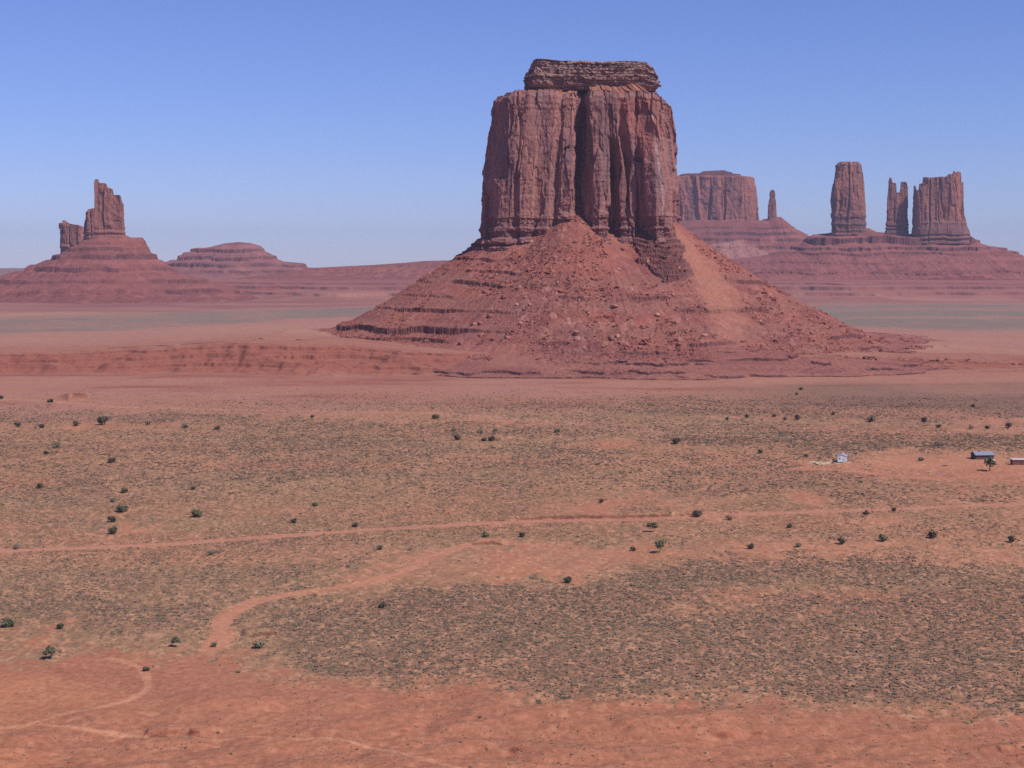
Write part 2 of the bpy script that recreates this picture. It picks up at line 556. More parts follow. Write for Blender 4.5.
# ------------------------------------------------------------------ ground: one sheet out to the horizon
def build_ground():
    a0 = np.radians(21.5)
    fine = np.linspace(-a0, a0, 900)
    side = np.radians(np.concatenate([np.linspace(21.8, 40, 50), np.linspace(42, 180, 40)]))
    ang = np.concatenate([-side[::-1], fine, side])[:-1]
    ys = np.arange(800, 376, -.75)
    r_near = np.array([gnd(512, y)[1] for y in ys])
    rows = np.concatenate([np.array([2, 30, 80, 140, 190, 225, 245]), r_near[r_near > 250], np.arange(r_near[-1] + 1.2, 1440, 1.05),
                           np.linspace(1425, 3500, 110), np.arange(3510, 4560, 4.5), np.geomspace(4570, 20000, 90)])
    AA, RR = np.meshgrid(ang, rows)
    X, Y = RR * np.sin(AA), RR * np.cos(AA)
    Z = T(X, Y)
    dr = np.gradient(Z, axis=0) / np.maximum(np.gradient(RR, axis=0), 1e-3)
    da = np.gradient(Z, axis=1) / np.maximum(RR * np.gradient(AA, axis=1), 1e-3)
    slope = np.hypot(dr, da)
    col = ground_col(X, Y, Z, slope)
    V = np.stack([X, Y, Z], -1)
    nr, nc = X.shape
    Fq = grid_faces(nr, nc, True)[:, ::-1]
    ctr = V.reshape(-1, 3)[Fq].mean(1)
    fx, fy = ctr[:, 0], ctr[:, 1]
    lab = np.zeros(len(Fq), int)
    rough = n2(fx / 7, fy / 10, 137) - 1.6 * sstep(.1, .5, n2(fx / 26, fy / 26, 138))
    for k, (pts, hw) in enumerate(((TRACK_C, 4.0), (SPUR, 3.0), (TRACK_B, 1.1), (TRACK, 1.5), (WASH, 2.9), (ROAD, 3.0))):
        d, _, _ = pl_dist(fx, fy, pts)
        lab[d - hw * .4 * rough < hw] = (1, 1, 1, 1, 2, 3)[k]
    colf = col.reshape(-1, 3)
    Vf = V.reshape(-1, 3)
    for k, nm in enumerate(('ground', 'dirt_path', 'dry_wash', 'dirt_road')):
        f = Fq[lab == k]
        u, inv = np.unique(f, return_inverse=True)
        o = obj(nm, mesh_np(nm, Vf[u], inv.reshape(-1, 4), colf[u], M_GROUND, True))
        o['kind'] = 'structure'


build_ground()


# ------------------------------------------------------------------ cliffs
def squircle(n, e, a, b):
    t = np.linspace(0, 2 * math.pi, 8001)
    x = np.sign(np.cos(t)) * np.abs(np.cos(t)) ** e
    y = np.sign(np.sin(t)) * np.abs(np.sin(t)) ** e
    s = np.concatenate([[0], np.cumsum(np.hypot(np.diff(x) * a, np.diff(y) * b))])
    q = np.linspace(0, s[-1], n, endpoint=False)
    return np.interp(q, s, x), np.interp(q, s, y)


def resample(closed, n_front, i_front):
    """indices (float) into a closed outline: n_front samples over the first i_front points, the rest coarse"""
    n = len(closed)
    return np.concatenate([np.linspace(0, i_front, n_front, endpoint=False), np.linspace(i_front, n, n_front // 4, endpoint=False)])


def lerp_closed(P, idx):
    n = len(P)
    i0 = np.floor(idx).astype(int)
    t = (idx - i0)[:, None]
    return P[i0 % n] * (1 - t) + P[(i0 + 1) % n] * t


YF = 1590.0


def main_outline(lst):
    return np.array([((x - 512) / F * (YF - d), YF - d) for x, d in lst])


BOT = [(481, -70), (479, -40), (483, -14), (490, 2), (508, 8), (511, 3), (518, 10), (529, 9), (531, 2), (545, 9), (555, 4), (559, 12), (570, 15), (573, 9), (575, -6), (583, 2),
       (591, 16), (598, 20), (607, 15), (611, -14), (616, -4), (620, 4), (629, 10), (635, 8), (637, -14), (650, 12), (657, 22), (665, 15), (672, -6), (678, -40), (680, -80), (674, -140), (580, -160), (495, -140)]
MID = [(486, -70), (484, -38), (490, -22), (505, 5), (514, 9), (517, 4), (520, 9), (534, 9), (537, 4), (550, 6), (558, 0), (561, 9), (571, 12), (572.5, 6), (574, -34), (578, -28),
       (592.5, 16), (600, 17), (608, 12), (609.5, -20), (620, -2), (622, 4), (624, -8), (632, 6), (635, 1), (643, 15), (654, 18), (660, 13), (667, -10), (674, -40), (677, -80), (668, -140), (580, -155), (497, -130)]
TOP = [(499, -60), (496, -38), (498, -26), (508.5, -2), (519, 1), (521, -1), (530, 3), (540, 3), (543, 1), (556, 2), (561, -8), (563, -6), (572, -4), (577, -8), (580, -30), (584, -26),
       (588, 4), (598, 5), (604, 5), (607, 3), (612, 4), (616, 4), (619, 4), (626, 4), (635, 5), (643, 6), (650, 6), (656, 6), (659, 2), (662, -14), (668, -40), (670, -80), (660, -130), (580, -145), (505, -130)]
UPP = [(492, -65), (489, -38), (494, -24), (507, 2), (517, 5), (519.5, 2), (525, 6), (537, 6), (540, 3), (553, 4), (560, -4), (562, 2), (572, 4), (574, 0), (576, -34), (580, -29),
       (590.5, 9), (599, 10), (606, 9), (608, 3), (613, 6), (617, 7), (620, -2), (628, 8), (634, 7), (643, 7), (652, 9), (658, 7), (664, -12), (671, -40), (674, -80), (664, -135), (580, -150), (501, -130)]
ZB, ZT = zat(262, YF), zat(91.5, YF)


def build_main():
    t0 = thing('sandstone_butte', 'huge flat topped red sandstone butte with ledgy cap rising from a broad rubble cone', 'butte', (float(MC[0]), float(MC[1]), 0))
    off = np.array([MC[0], MC[1], 0.0])
    # --- cliff
    idx = resample(BOT, 1000, 30)
    ob, om, ou, ot = (lerp_closed(main_outline(p), idx) for p in (BOT, MID, UPP, TOP))
    nz = 300
    tt = np.linspace(0, 1, nz)[:, None, None]
    tm, tu = ((zat(r, YF) - ZB) / (ZT - ZB) for r in (168, 136))
    s0, s1, s2 = np.clip(tt / tm, 0, 1), np.clip((tt - tm) / (tu - tm), 0, 1), np.clip((tt - tu) / (1 - tu), 0, 1)
    P = np.where(tt < tm, ob * (1 - s0) + om * s0, np.where(tt < tu, om * (1 - s1) + ou * s1, ou * (1 - s2) + ot * s2))
    z = (ZB + (ZT - ZB) * tt[..., 0]) * np.ones(P.shape[:2])
    X, Y = P[..., 0], P[..., 1]
    tx = np.roll(X, -1, 1) - np.roll(X, 1, 1)
    ty = np.roll(Y, -1, 1) - np.roll(Y, 1, 1)
    ln = np.hypot(tx, ty) + 1e-6
    nx, ny = ty / ln, -tx / ln
    # smooth normals so that sharp recesses do not fold over
    for _ in range(12):
        nx = (np.roll(nx, 1, 1) + nx * 2 + np.roll(nx, -1, 1)) / 4
        ny = (np.roll(ny, 1, 1) + ny * 2 + np.roll(ny, -1, 1)) / 4
    t2 = tt[..., 0]
    wx = X + 5 * f3(X / 30, Y / 30, z / 40, 3, 201)
    wy = Y + 5 * f3(X / 30, Y / 30, z / 40, 3, 204)
    r1 = 1 - np.abs(n3(wx / 15, wy / 15, z / 130, 211)) * 2
    r2 = 1 - np.abs(n3(wx / 6.5, wy / 6.5, z / 60, 213)) * 2
    bedall = n3(z / 2.6 + .8 * n3(X / 20, Y / 20, z / 20, 705), X / 60, Y / 60, 703)
    blk = n3(wx / 9, wy / 9, z / 26, 215)
    arc = np.cumsum(np.hypot(np.diff(P[120, :, 0], append=P[120, :1, 0]), np.diff(P[120, :, 1], append=P[120, :1, 1])))[None] + 0 * z
    aw = arc + 3.5 * f3(X / 14, Y / 14, z / 20, 3, 705)
    zw = z + 6 * f3(X / 18, Y / 18, z / 30, 3, 706)
    d = -1.0 + .12 * r1 + .12 * r2 + .3 * bedall
    d += facets(aw / 17, zw / 52 + .08 * aw / 17, 730, 2.2, 3.6)
    d += facets(aw / 8, zw / 21, 740, .65, 1.3) + facets(aw / 3.6, zw / 7, 750, .32, .6)
    d += .4 * f3(X / 3, Y / 3, z / 4, 3, 217, .65)
    crack = sstep(-.1, .3, n3(X / 30, Y / 30, z / 40, 218)) * sstep(.86, .99, 1 - np.abs(n3(wx / 21, wy / 21, z / 300, 219)))
    d -= 4.0 * crack
    # thin bedded base and top
    zz = z + 2.0 * f3(X / 25, Y / 25, z / 25, 3, 221)
    bed = np.sign(n3(zz / 3.0, 0 * zz, X / 400, 223)) * np.abs(n3(zz / 3.0, 0 * zz, X / 400, 223)) ** .4
    low = 1 - sstep(.17, .33, t2 + .05 * n3(X / 20, Y / 20, 0 * X, 225))
    top = sstep(.87, .93, t2)
    d = d * (1 - .2 * low - .3 * top) + bed * (2.4 * low + 1.0 * top)
    d += 4.0 * (1 - sstep(0, .24, t2)) * (.6 + .5 * n3(X / 30, Y / 30, 0 * X, 227))
    d += 1.5 * f3(X / 3, Y / 3, z / 1.4, 3, 229) * low
    d -= 1.8 * sstep(.97, 1.0, t2)
    xpt, _ = proj(X[-1], Y[-1], z[-1])
    ztop = 2.2 * facets(arc[:1] / 9, 0 * arc[:1], 760, 1, 0)[0] + np.interp(xpt, [496, 512, 530, 560, 640, 658, 664, 672], [-2.5, -1, 2, 1, 0, -2, -6, -9])
    z = z + sstep(.86, 1, t2) * ztop[None]
    X2, Y2 = X + nx * d, Y + ny * d
    px, py = proj(X2, Y2, z)
    # colour of the rock: red sandstone, grey desert varnish in tall streaks, one thin pale streak
    base = np.broadcast_to(A(166, 100, 86), X.shape + (3,)).copy()
    base = mix(base, A(182, 110, 90), np.clip(.3 + 1.3 * f3(X / 24, Y / 24, z / 45, 4, 231), 0, 1))
    var = np.clip(f3(X / 10, Y / 10, z / 120, 4, 235) * 2.2 + .15, 0, 1) * sstep(.25, .5, t2)
    base = mix(base, A(106, 80, 80), var * .5)
    base = mix(base, A(176, 96, 78), .75 * (poly_mask(px, py, [(618, 98), (657, 96), (660, 135), (648, 160), (636, 140), (624, 120)])))
    base = mix(base, A(124, 76, 70), low * .4)
    base = mix(base, A(206, 160, 140), .5 * np.exp(-((px - np.interp(py, [88, 130, 195], [650.5, 654, 663])) / 1.1) ** 2) * (py < 215) * np.clip(.6 + n3(X / 5, Y / 5, z / 9, 237), 0, 1))
    base = base * (1 + .12 * np.where(low > .3, bed, 0))[..., None] * np.array([.90, 1.04, 1.26])
    V = np.stack([X2, Y2, z], -1)
    # roof of the cliff: rings running in under the cap rock
    C0 = np.array([(585 - 512) / F * (YF + 75), YF + 75])
    rings, cols = [V], [base]
    for k in np.linspace(.04, .96, 30):
        xx = X2[-1] * (1 - k) + C0[0] * k
        yy = Y2[-1] * (1 - k) + C0[1] * k
        xpk, _ = proj(xx, yy, ZT + 0 * xx)
        zt = ZT + ztop * (1 - sstep(0, .3, k)) + (3 + 10 * sstep(540, 600, xpk)) * sstep(.03, .34, k) * (yy < C0[1]) + 1.2 * f2(xx / 9, yy / 9, 3, 241)
        rings.append(np.stack([xx, yy, zt], -1)[None])
        cols.append(np.broadcast_to(A(166, 102, 84), (1, len(xx), 3)) * (1 + .15 * f2(xx / 6, yy / 6, 3, 243))[None, :, None])
    V = np.concatenate(rings)
    cc = np.concatenate(cols)
    obj('cliff', mesh_np('cliff', V.reshape(-1, 3) - off, grid_faces(V.shape[0], V.shape[1], True), cc, M_CLIFF), t0)

    # --- cap rock
    n = 760
    YC = YF + 72
    xl, xr = (527 - 512) / F * (YC - 10), (652.5 - 512) / F * (YC - 10)
    cx, hw = (xl + xr) / 2, (xr - xl) / 2
    ux, uy = squircle(n, .26, hw, 58)
    zc0, zc1 = zat(90, YC - 55), zat(60.5, YC - 55)
    nzc = 90
    tv = np.linspace(0, 1, nzc)[:, None]
    sc = 1.0 - .015 * tv
    X = cx + hw * ux * sc
    Y = YC + 58 * uy * sc
    zz = zc0 + (zc1 - zc0) * tv + 0 * X
    nxr, nyr = ux * np.ones_like(X), uy * np.ones_like(X)
    ln = np.hypot(nxr, nyr)
    nxr, nyr = nxr / ln, nyr / ln
    zw = zz + 1.6 * f2(X / 24, Y / 24, 3, 251)
    lay = np.floor(zw / 3.6)
    bed = n3(lay * 3.1, X / 26, Y / 26, 253) * 2.6
    ed = np.abs(zw / 3.6 - lay - .5) * 2
    d = bed - 1.8 * sstep(.72, 1, ed)
    d += 1.6 * f3(X / 6, Y / 6, zz / 5, 4, 255)
    arcc = np.arange(n)[None] * (4 * (hw + 58) / n) + 0 * X
    d += facets(arcc / 11, zw / 9, 770, 1.8, 2.0) + facets(arcc / 4, zw / 3.6, 775, .9, .8)
    cell = n3(np.floor(X / 5 + lay * .37), np.floor(Y / 5), lay, 257)
    d += .8 * cell + .6 * n3(np.floor(X / 2.2), np.floor(Y / 2.2), np.floor(zz / 2), 258)
    d += -5 * (1 - sstep(.0, .22, tv)) - 1.5 * sstep(.93, 1, tv) - 2.6 * sstep(.50, .53, tv + .05 * n3(X / 12, Y / 12, 0 * X, 256)) - 3.0 * sstep(.74, .77, tv + .06 * n3(X / 9, Y / 9, 0 * X, 252)) + 1.5 * sstep(.2, .4, tv)
    X2, Y2 = X + nxr * d, Y + nyr * d
    xp, _ = proj(X2, Y2, zz)
    topz = np.interp(xp, [522, 527, 535, 545, 560, 600, 646, 650, 660], [-3, 1, 2.6, 1.8, 0, -.4, -.2, -4, -10])
    zz = zz + tv * topz
    base = np.broadcast_to(A(172, 116, 102), X.shape + (3,)).copy()
    base = mix(base, A(134, 94, 86), np.clip(.0 + 1.6 * n3(lay, X / 60, Y / 60, 259), 0, .8))
    base = mix(base, A(186, 132, 108), np.clip(1.6 * f3(X / 5, Y / 5, zz / 4, 3, 261) - .25, 0, .7)) * np.array([.92, 1.02, 1.15])
    V = [np.stack([X2, Y2, zz], -1)]
    cols = [base]
    for k in np.linspace(.08, .98, 14):
        xx, yy = X2[-1] * (1 - k) + cx * k, Y2[-1] * (1 - k) + YC * k
        V.append(np.stack([xx, yy, zz[-1] * (1 - k) + zc1 * k + 1.8 * f2(xx / 6, yy / 6, 3, 263)], -1)[None])
        cols.append(np.broadcast_to(A(168, 112, 92), (1, n, 3)))
    V = np.concatenate(V)
    obj('cap_rock', mesh_np('cap_rock', V.reshape(-1, 3) - off, grid_faces(V.shape[0], n, True), np.concatenate(cols), M_CAP), t0)

    # --- talus
    X, Y, Z, col = talus_grid()
    V = np.stack([X, Y, Z], -1)
    tal = obj('talus', mesh_np('talus', V.reshape(-1, 3) - off, grid_faces(*X.shape, True), col, M_TALUS), t0)
    return t0, V


MC = np.array([80.0, 1672.0])


def talus_h(th, d):
    """height of the rubble cone around the main butte; th azimuth round its centre (0 = +X), d metres outside the footprint"""
    deg = (np.degrees(th) + 360) % 360
    # 0 right, 90 back, 180 left, 270 front
    z0 = np.interp(deg, [0, 60, 90, 150, 180, 205, 225, 240, 250, 257, 266, 273, 285, 300, 315, 335, 360], [140, 140, 135, 135, 130, 128, 128, 133, 145, 152, 153, 147, 131, 126, 140, 146, 140])
    dm = np.interp(deg, [0, 60, 120, 180, 210, 235, 250, 270, 295, 315, 340, 360], [300, 280, 270, 252, 262, 262, 262, 262, 262, 280, 300, 300])
    p = np.interp(deg, [0, 90, 180, 225, 270, 315, 360], [1.45, 1.4, 1.42, 1.3, 1.2, 1.35, 1.45])
    return z0, dm, p, deg


def talus_grid():
    fr = np.concatenate([np.linspace(172, 372, 1150, endpoint=False), np.linspace(372, 532, 180, endpoint=False)])
    th = np.radians(fr)
    dd = np.concatenate([np.linspace(-32, 0, 22, endpoint=False), np.linspace(0, 345, 330, endpoint=False), np.linspace(345, 500, 110)])
    TH, D = np.meshgrid(th, dd)
    vx, vy = np.cos(TH), np.sin(TH)
    r0 = ((np.abs(vx) / 113) ** 3.2 + (np.abs(vy) / 84) ** 3.2) ** (-1 / 3.2)
    X, Y = MC[0] + vx * (r0 + D), MC[1] + vy * (r0 + D)
    deg_true = np.arctan2(Y - MC[1], X - MC[0])
    z0, dm, p, deg = talus_h(TH, D)
    gul = f2(TH * 26 + .004 * D, D / 240, 4, 301)
    dm = dm * (1 + .10 * f2(np.cos(TH) * 2.5, np.sin(TH) * 2.5, 3, 303))
    s = D / dm
    zf = -4.0
    h = np.where(s < 0, z0 - s * dm * .55, zf + (z0 - zf) * np.clip(1 - s, 0, 1) ** p)
    kap = np.interp(deg, [0, 60, 120, 180, 215, 240, 270, 300, 330, 360], [1.42, 1.2, 1.2, 1.62, 1.55, 1.36, 1.34, 1.38, 1.42, 1.42])
    dap = dm * kap * (1 + .14 * f2(X / 130, Y / 130, 3, 302))
    ap = np.interp(deg, [0, 180, 225, 270, 315, 360], [18, 27, 25, 17, 16, 18]) * np.clip(1 - D / dap, 0, 1) ** .9 - 4 * (D >= dap)
    ap = ap * 1.35
    h = np.where(s < 0, h, np.maximum(h, ap) + 2.5 * np.exp(-np.abs(h - ap) / 4))
    px, py = proj(X, Y, h)
    chute = np.mean([poly_mask(px + 26 * f2(X / 14, Y / 14, 3, 305 + 40 * q) * sstep(225, 300, py) , py + 18 * f2(X / 9, Y / 9, 3, 306 + 40 * q) * sstep(240, 320, py), [(666, 224), (675, 226), (698, 250), (726, 282), (744, 305), (750, 330), (736, 346), (722, 332), (704, 306), (690, 280), (674, 244)]) for q in range(5)], axis=0)
    strata = poly_mask(px + 4 * n2(X / 9, Y / 9, 307), py, [(628, 222), (668, 224), (678, 240), (692, 276), (664, 284), (640, 262)]).astype(float)
    leftw = sstep(175, 195, deg) * (1 - sstep(236, 258, deg) * .92)
    rubm = np.clip(np.exp(-((px - 545 - (py - 290) * .55) / 42) ** 2) * 1.1 + .9 * np.exp(-((px - 640) / 70) ** 2) * sstep(270, 320, py) + .7 * sstep(735, 770, px) + .8 * f2(X / 50, Y / 50, 3, 308), .26, 1)
    h = h + (1.8 * gul * sstep(.05, .3, s) + 2.6 * rubm * f2(X / 15, Y / 15, 4, 309)) * (1 - .8 * strata) * (1 - .75 * chute) * (1 - sstep(.85, 1, s))
    zn = h + 4.0 * f2(X / 60, Y / 60, 4, 311)
    m_a = np.clip(.35 + 1.5 * f2(X / 48, Y / 48, 4, 313), 0, 1)
    m_b = np.clip(.35 + 1.5 * f2(X / 38, Y / 38, 4, 315), 0, 1)
    m_c = np.clip(.30 + 1.6 * f2(X / 44, Y / 44, 4, 317), 0, 1)
    q = 1 - chute * .6
    dz = 0
    spot = {51: [(705, 308, 26), (752, 305, 20)], 78: [(752, 286, 18)], 103: [(742, 258, 12)], 64: [(650, 300, 22), (575, 292, 20)]}
    for L, wd, mk in ((31, 6.5, np.clip(1.25 * leftw * (.55 + .6 * m_b) + .22 * m_a, 0, 1)), (51, 3.6, np.clip(.95 * leftw * (m_b + .1) + .4 * m_c * m_b, 0, 1)), (64, 3.2, np.clip(.9 * leftw * (m_c + .05) + .5 * m_c * m_a, 0, 1)), (78, 3.6, np.clip(.9 * leftw * (m_a + .1) + .5 * m_b * m_a, 0, 1)),
                      (90, 3.0, np.clip(.8 * leftw * (m_b + .2) + .45 * m_a, 0, 1)), (103, 4.2, np.clip(.8 * leftw * m_c + .35 * m_c, 0, 1)), (21, 3.4, 1.5 * m_b - .2), (14.5, 2.8, 1.5 * m_a - .15), (8.5, 2.8, 1.6 * m_c - .2), (3.0, 2.2, 1.6 * m_b - .1), (42, 2.5, .5 * m_c), (115, 4, .5 * m_b)):
        x = np.clip((zn - L) / wd, -1, 1)
        y = np.sign(x) * np.abs(x) ** .22
        sp = sum((np.exp(-((px - a) / c) ** 4) * np.exp(-((py - b) / 14) ** 2) for a, b, c in spot.get(L, [])), 0 * px)
        dz = dz + (y - x) * wd * np.maximum(np.clip(mk, 0, 1) * q, np.clip(sp * 1.3, 0, 1))
    h = h + dz
    # bedded ledges that crop out below the cliff beside the sand chute
    x = ((zn + 3.5 * f2(X / 22, Y / 22, 3, 318)) / 5.5) % 1.0
    h = h + strata * ((sstep(.0, .85, x) * 0 + np.where(x > .8, 1, x / .8 * .35) - x) * 5.5 + 5)
    h = h + (.35 + 1.5 * rubm) * f2(X / 5.5, Y / 5.5, 4, 319, .65) * (1 - .8 * chute) * (1 - .75 * strata)
    h = np.where(D >= 499, -9, h)
    # colour
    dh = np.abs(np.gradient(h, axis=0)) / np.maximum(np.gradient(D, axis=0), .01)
    base = np.broadcast_to(A(160, 84, 70), X.shape + (3,)).copy()
    base = mix(base, A(142, 74, 66), np.clip(.4 + 1.3 * f2(X / 36, Y / 36, 4, 321), 0, 1))
    base = mix(base, A(186, 114, 98), np.clip(2.2 * f2(X / 7, Y / 7, 4, 323, .7) - .1, 0, .8) * (.25 + .75 * rubm))
    base = mix(base, A(120, 70, 66), np.clip(2.2 * f2(X / 6, Y / 6, 4, 324, .7) - .35, 0, .7) * (.25 + .75 * rubm))
    base = mix(base, A(150, 88, 76), np.clip(1.3 * n2(zn / 7, 0 * zn, 327), 0, .5))
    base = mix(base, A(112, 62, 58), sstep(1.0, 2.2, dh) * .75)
    base = mix(base, A(182, 108, 86), chute * .55)
    base = mix(base, A(106, 64, 64), strata * .55)
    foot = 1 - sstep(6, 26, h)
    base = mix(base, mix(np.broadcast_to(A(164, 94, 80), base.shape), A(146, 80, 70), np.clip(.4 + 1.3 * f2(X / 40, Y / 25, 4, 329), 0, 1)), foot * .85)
    base = mix(base, A(88, 50, 50), sstep(.35, .9, dh) * foot * .85)  # painted shade along the steep ledges of the foot
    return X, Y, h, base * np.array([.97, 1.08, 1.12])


MAIN, TV = build_main()
TAL_V = TV.reshape(-1, 3)
TAL_BVH = BVHTree.FromPolygons([Vector(v) for v in TAL_V], [tuple(f) for f in grid_faces(TV.shape[0], TV.shape[1], True)])


def on_talus(px, py):
    hit = TAL_BVH.ray_cast(Vector((0, 0, H)), Vector(ray(px, py)).normalized())
    return hit[0], hit[1]


# ------------------------------------------------------------------ far buttes and ridges
def tower(name, parent, off, Yc, prof, depth, tops=None, seed=0, flute=1.0, bedf=.35, n=360, nz=170, e=.55, light=(160, 96, 82), dark=(124, 80, 76), band=None, yaw=0.0):
    """a cliff-sided rock: prof = [(row, x left, x right)] from base to top in survey pixels; tops = ragged skyline [(x, row)]"""
    k = Yc / F
    prof = sorted(prof, key=lambda q: -q[0])
    zs = np.array([zat(q[0], Yc) for q in prof])
    xl = np.array([(q[1] - 512) * k for q in prof])
    xr = np.array([(q[2] - 512) * k for q in prof])
    zb, zt = zs[0], zs[-1]
    ux, uy = squircle(n, e, (xr[0] - xl[0]) / 2, depth)
    tv = np.linspace(0, 1, nz)[:, None]
    zn = zb + (zt - zb) * tv + 0 * ux
    L, Rr = np.interp(zn, zs, xl), np.interp(zn, zs, xr)
    hw = (Rr - L) / 2
    X = (L + Rr) / 2 + hw * ux
    Y = Yc + depth * (hw / hw[0, 0] * .5 + .5) * uy
    X0 = X
    if tops is not None:
        tx = np.array([(q[0] - 512) * k for q in tops])
        tz = np.array([zat(q[1], Yc) for q in tops])
        ztop = np.interp(X0[-1], tx, tz)
        z = zb + (ztop - zb)[None] * tv
        # keep the flanks where the profile says while the skyline drops
        L, Rr = np.interp(z, zs, xl), np.interp(z, zs, xr)
        hw = (Rr - L) / 2
        X = (L + Rr) / 2 + hw * ux
        Y = Yc + depth * (hw / hw[0, 0] * .5 + .5) * uy
    else:
        z = zn
    X = X * Y / Yc
    nl = np.hypot(ux, uy)
    nx, ny = ux / nl + 0 * z, uy / nl + 0 * z
    u = k * flute
    wx = X + 4 * u * f3(X / (20 * u), Y / (20 * u), z / (40 * u), 3, seed + 1)
    wy = Y + 4 * u * f3(X / (20 * u), Y / (20 * u), z / (40 * u), 3, seed + 4)
    r1 = 1 - np.abs(n3(wx / (9 * u), wy / (9 * u), z / (90 * u), seed + 7)) * 2
    r2 = 1 - np.abs(n3(wx / (4 * u), wy / (4 * u), z / (45 * u), seed + 9)) * 2
    jx, jy = np.floor(wx / (5 * u)), np.floor(wy / (5 * u))
    jz = np.floor(z / (26 * u) + 3 * n3(jx + .5, jy + .5, 0 * z, seed + 31))
    d = u * (1.0 * r1 + .7 * r2 + 1.4 * n3(jx * 1.37 + .5, jy * 1.91 + .5, jz * 1.73 + .5, seed + 33) + .8 * f3(X / (3 * u), Y / (3 * u), z / (4 * u), 3, seed + 11) - .9)
    d -= 2.2 * u * sstep(.86, .98, 1 - np.abs(n3(wx / (12 * u), wy / (12 * u), z / (200 * u), seed + 13)))
    zz = z + 1.5 * u * f3(X / (20 * u), Y / (20 * u), z / (20 * u), 2, seed + 15)
    bed = n3(zz / (2.6 * u), 0 * zz, 0 * zz, seed + 17)
    bed = np.sign(bed) * np.abs(bed) ** .5
    low = 1 - sstep(bedf * .6, bedf * 1.2, tv + .06 * n3(X / (12 * u), Y / (12 * u), 0 * X, seed + 19))
    d = d * (1 - .6 * low) + bed * low * 1.0 * u
    lim = np.minimum(hw, depth) * .45
    d = np.clip(d, -lim, lim) - .25 * u * 0
    X2, Y2 = X + nx * d, Y + ny * d
    base = np.broadcast_to(A(*light), X.shape + (3,)).copy()
    base = mix(base, A(*dark), np.clip(.15 + 1.8 * f3(X / (5 * u), Y / (5 * u), z / (60 * u), 4, seed + 21), 0, .85))
    if band is not None:
        base = mix(base, A(*band), low * .7)
    base = base * (1 + .10 * bed * low)[..., None]
    V = [np.stack([X2, Y2, z], -1)]
    cols = [base]
    cxm = (X2[-1].max() + X2[-1].min()) / 2
    for q in np.linspace(.1, .98, 12):
        xx = X2[-1] * (1 - q * .12) + cxm * q * .12 if tops is not None else X2[-1] * (1 - q) + cxm * q
        yy = Y2[-1] * (1 - q) + Yc * q
        if tops is not None:
            zz2 = np.minimum(z[-1], np.interp(xx * Yc / yy, tx, tz))
        else:
            zz2 = z[-1] + 1.2 * u * f2(xx / (4 * u), yy / (4 * u), 3, seed + 23)
        V.append(np.stack([xx, yy, zz2], -1)[None])
        cols.append(np.broadcast_to(A(*light), (1, n, 3)))
    V = np.concatenate(V)
    return obj(name, mesh_np(name, V.reshape(-1, 3) - off, grid_faces(V.shape[0], n, True), np.concatenate(cols), M_FAR), parent)


